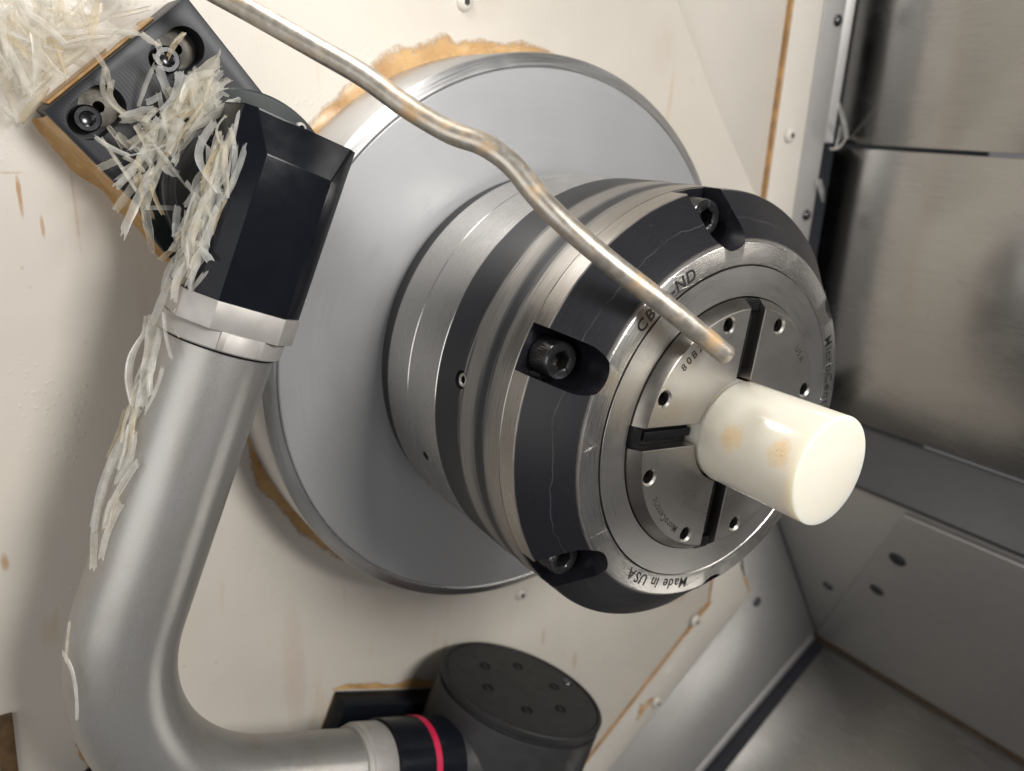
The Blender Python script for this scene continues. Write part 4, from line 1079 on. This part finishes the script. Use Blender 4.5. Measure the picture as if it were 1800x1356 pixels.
('s',209.2,75.9,21.6,208.4,91.9,20.6,2.6),
('s',207.6,87.4,22.2,205.2,103.6,28.6,1.9),
('s',209,94.4,25.3,207.3,112.3,27.9,1.8),
('s',205.2,126,29.3,203.9,137.7,30.7,2.8),
('s',208.7,68.1,27.1,206.6,77.7,31.1,2.2),
('s',206.9,98.6,29.5,205.8,114.7,30,3.1),
('s',204.3,122.9,28.4,203.2,139.3,29,1.8),
('s',209.6,51.3,12.6,209,66.2,13.6,2.4)]
CORNER=[('c',-233.2,-272.5,-40.0,-254.7,-260.7,-40.0,3.7),
('c',-243.6,-242.4,-40.0,-257.0,-256.9,-40.0,3.2),
('c',-246.5,-216.0,-40.0,-261.3,-205.5,-40.0,4.2),
('c',-245.0,-261.3,-40.0,-249.4,-247.1,-40.0,2.8)]

CHIPS += CORNER
GRP = {'c': 'shavings caught in the right corner', 'w': 'shavings heaped in the upper left corner', 'p': 'shavings tangled over the mounting plate', 's': 'shavings strung along the arm'}
def where(zone, m):
    """what a shaving lies on, from its place"""
    r, u = m.dot(RT), m.dot(UP)
    if zone == 'c': return 'caught in the corner beside the steel panels'
    if zone == 'w': return 'on the upper edge of the black plate' if m.x < 262 and m.y > -70 and m.z > -24 else ('in the heap against the wall, left of the plate' if r < -222 else 'in the heap against the wall, above the plate')
    if zone == 'p':
        d = (m - HC).length
        if m.y < -38: return 'near the upper plate screw'
        if m.x > 236: return 'near the left plate screw'
        if (Vector((m.x, m.y, 0)) - HC).length < 37: return 'across the pivot ring'
        return 'over the brown lower edge of the plate' if m.y > 0 else 'in the middle of the black plate'
    b = (m - V0).dot(av)
    if b < -62: return 'beside the top of the black block'
    if b < -31: return 'along the chamfer of the black block'
    if b < -5: return 'beside the silver collar'
    if b < 45: return 'along the tube just under the collar'
    return 'along the tube above its bend' if b < 110 else 'behind the bend of the tube'
HUES = ('clear', 'ivory', 'milky white', 'browned')
rnd = random.Random(21)
for k, (zone, ax, ay, az, bx, by, bz, w) in enumerate(CHIPS):
    V, F, arc, L = shaving((ax, ay, az), (bx, by, bz), w, rnd)
    mid = Vector(((ax + bx) / 2, (ay + by) / 2, (az + bz) / 2))
    hue = rnd.choices((0, 1, 2, 3), {'c': (1, 1, 1, 0), 'w': (4, 4, 1, 1), 'p': (4, 4, 1.5, 1), 's': (3, 2, 5, .8)}[zone])[0]
    o = mesh_obj('plastic_shaving', [v - mid for v in V], F, CHIPM[hue], None, angle=60)
    o.matrix_world = Matrix.Translation(world(mid)) @ M
    size = 'long' if L > 17 else ('short' if L < 10 else 'medium'); shape = 'flat' if arc < 1.35 else ('curved' if arc < 2.8 else 'rolled')
    if w < 2.2: size += ' thin'
    elif w > 4: size += ' wide'
    tag(o, f'{size} {HUES[hue]} {shape} plastic shaving {where(zone, mid)}', 'shaving', GRP[zone])
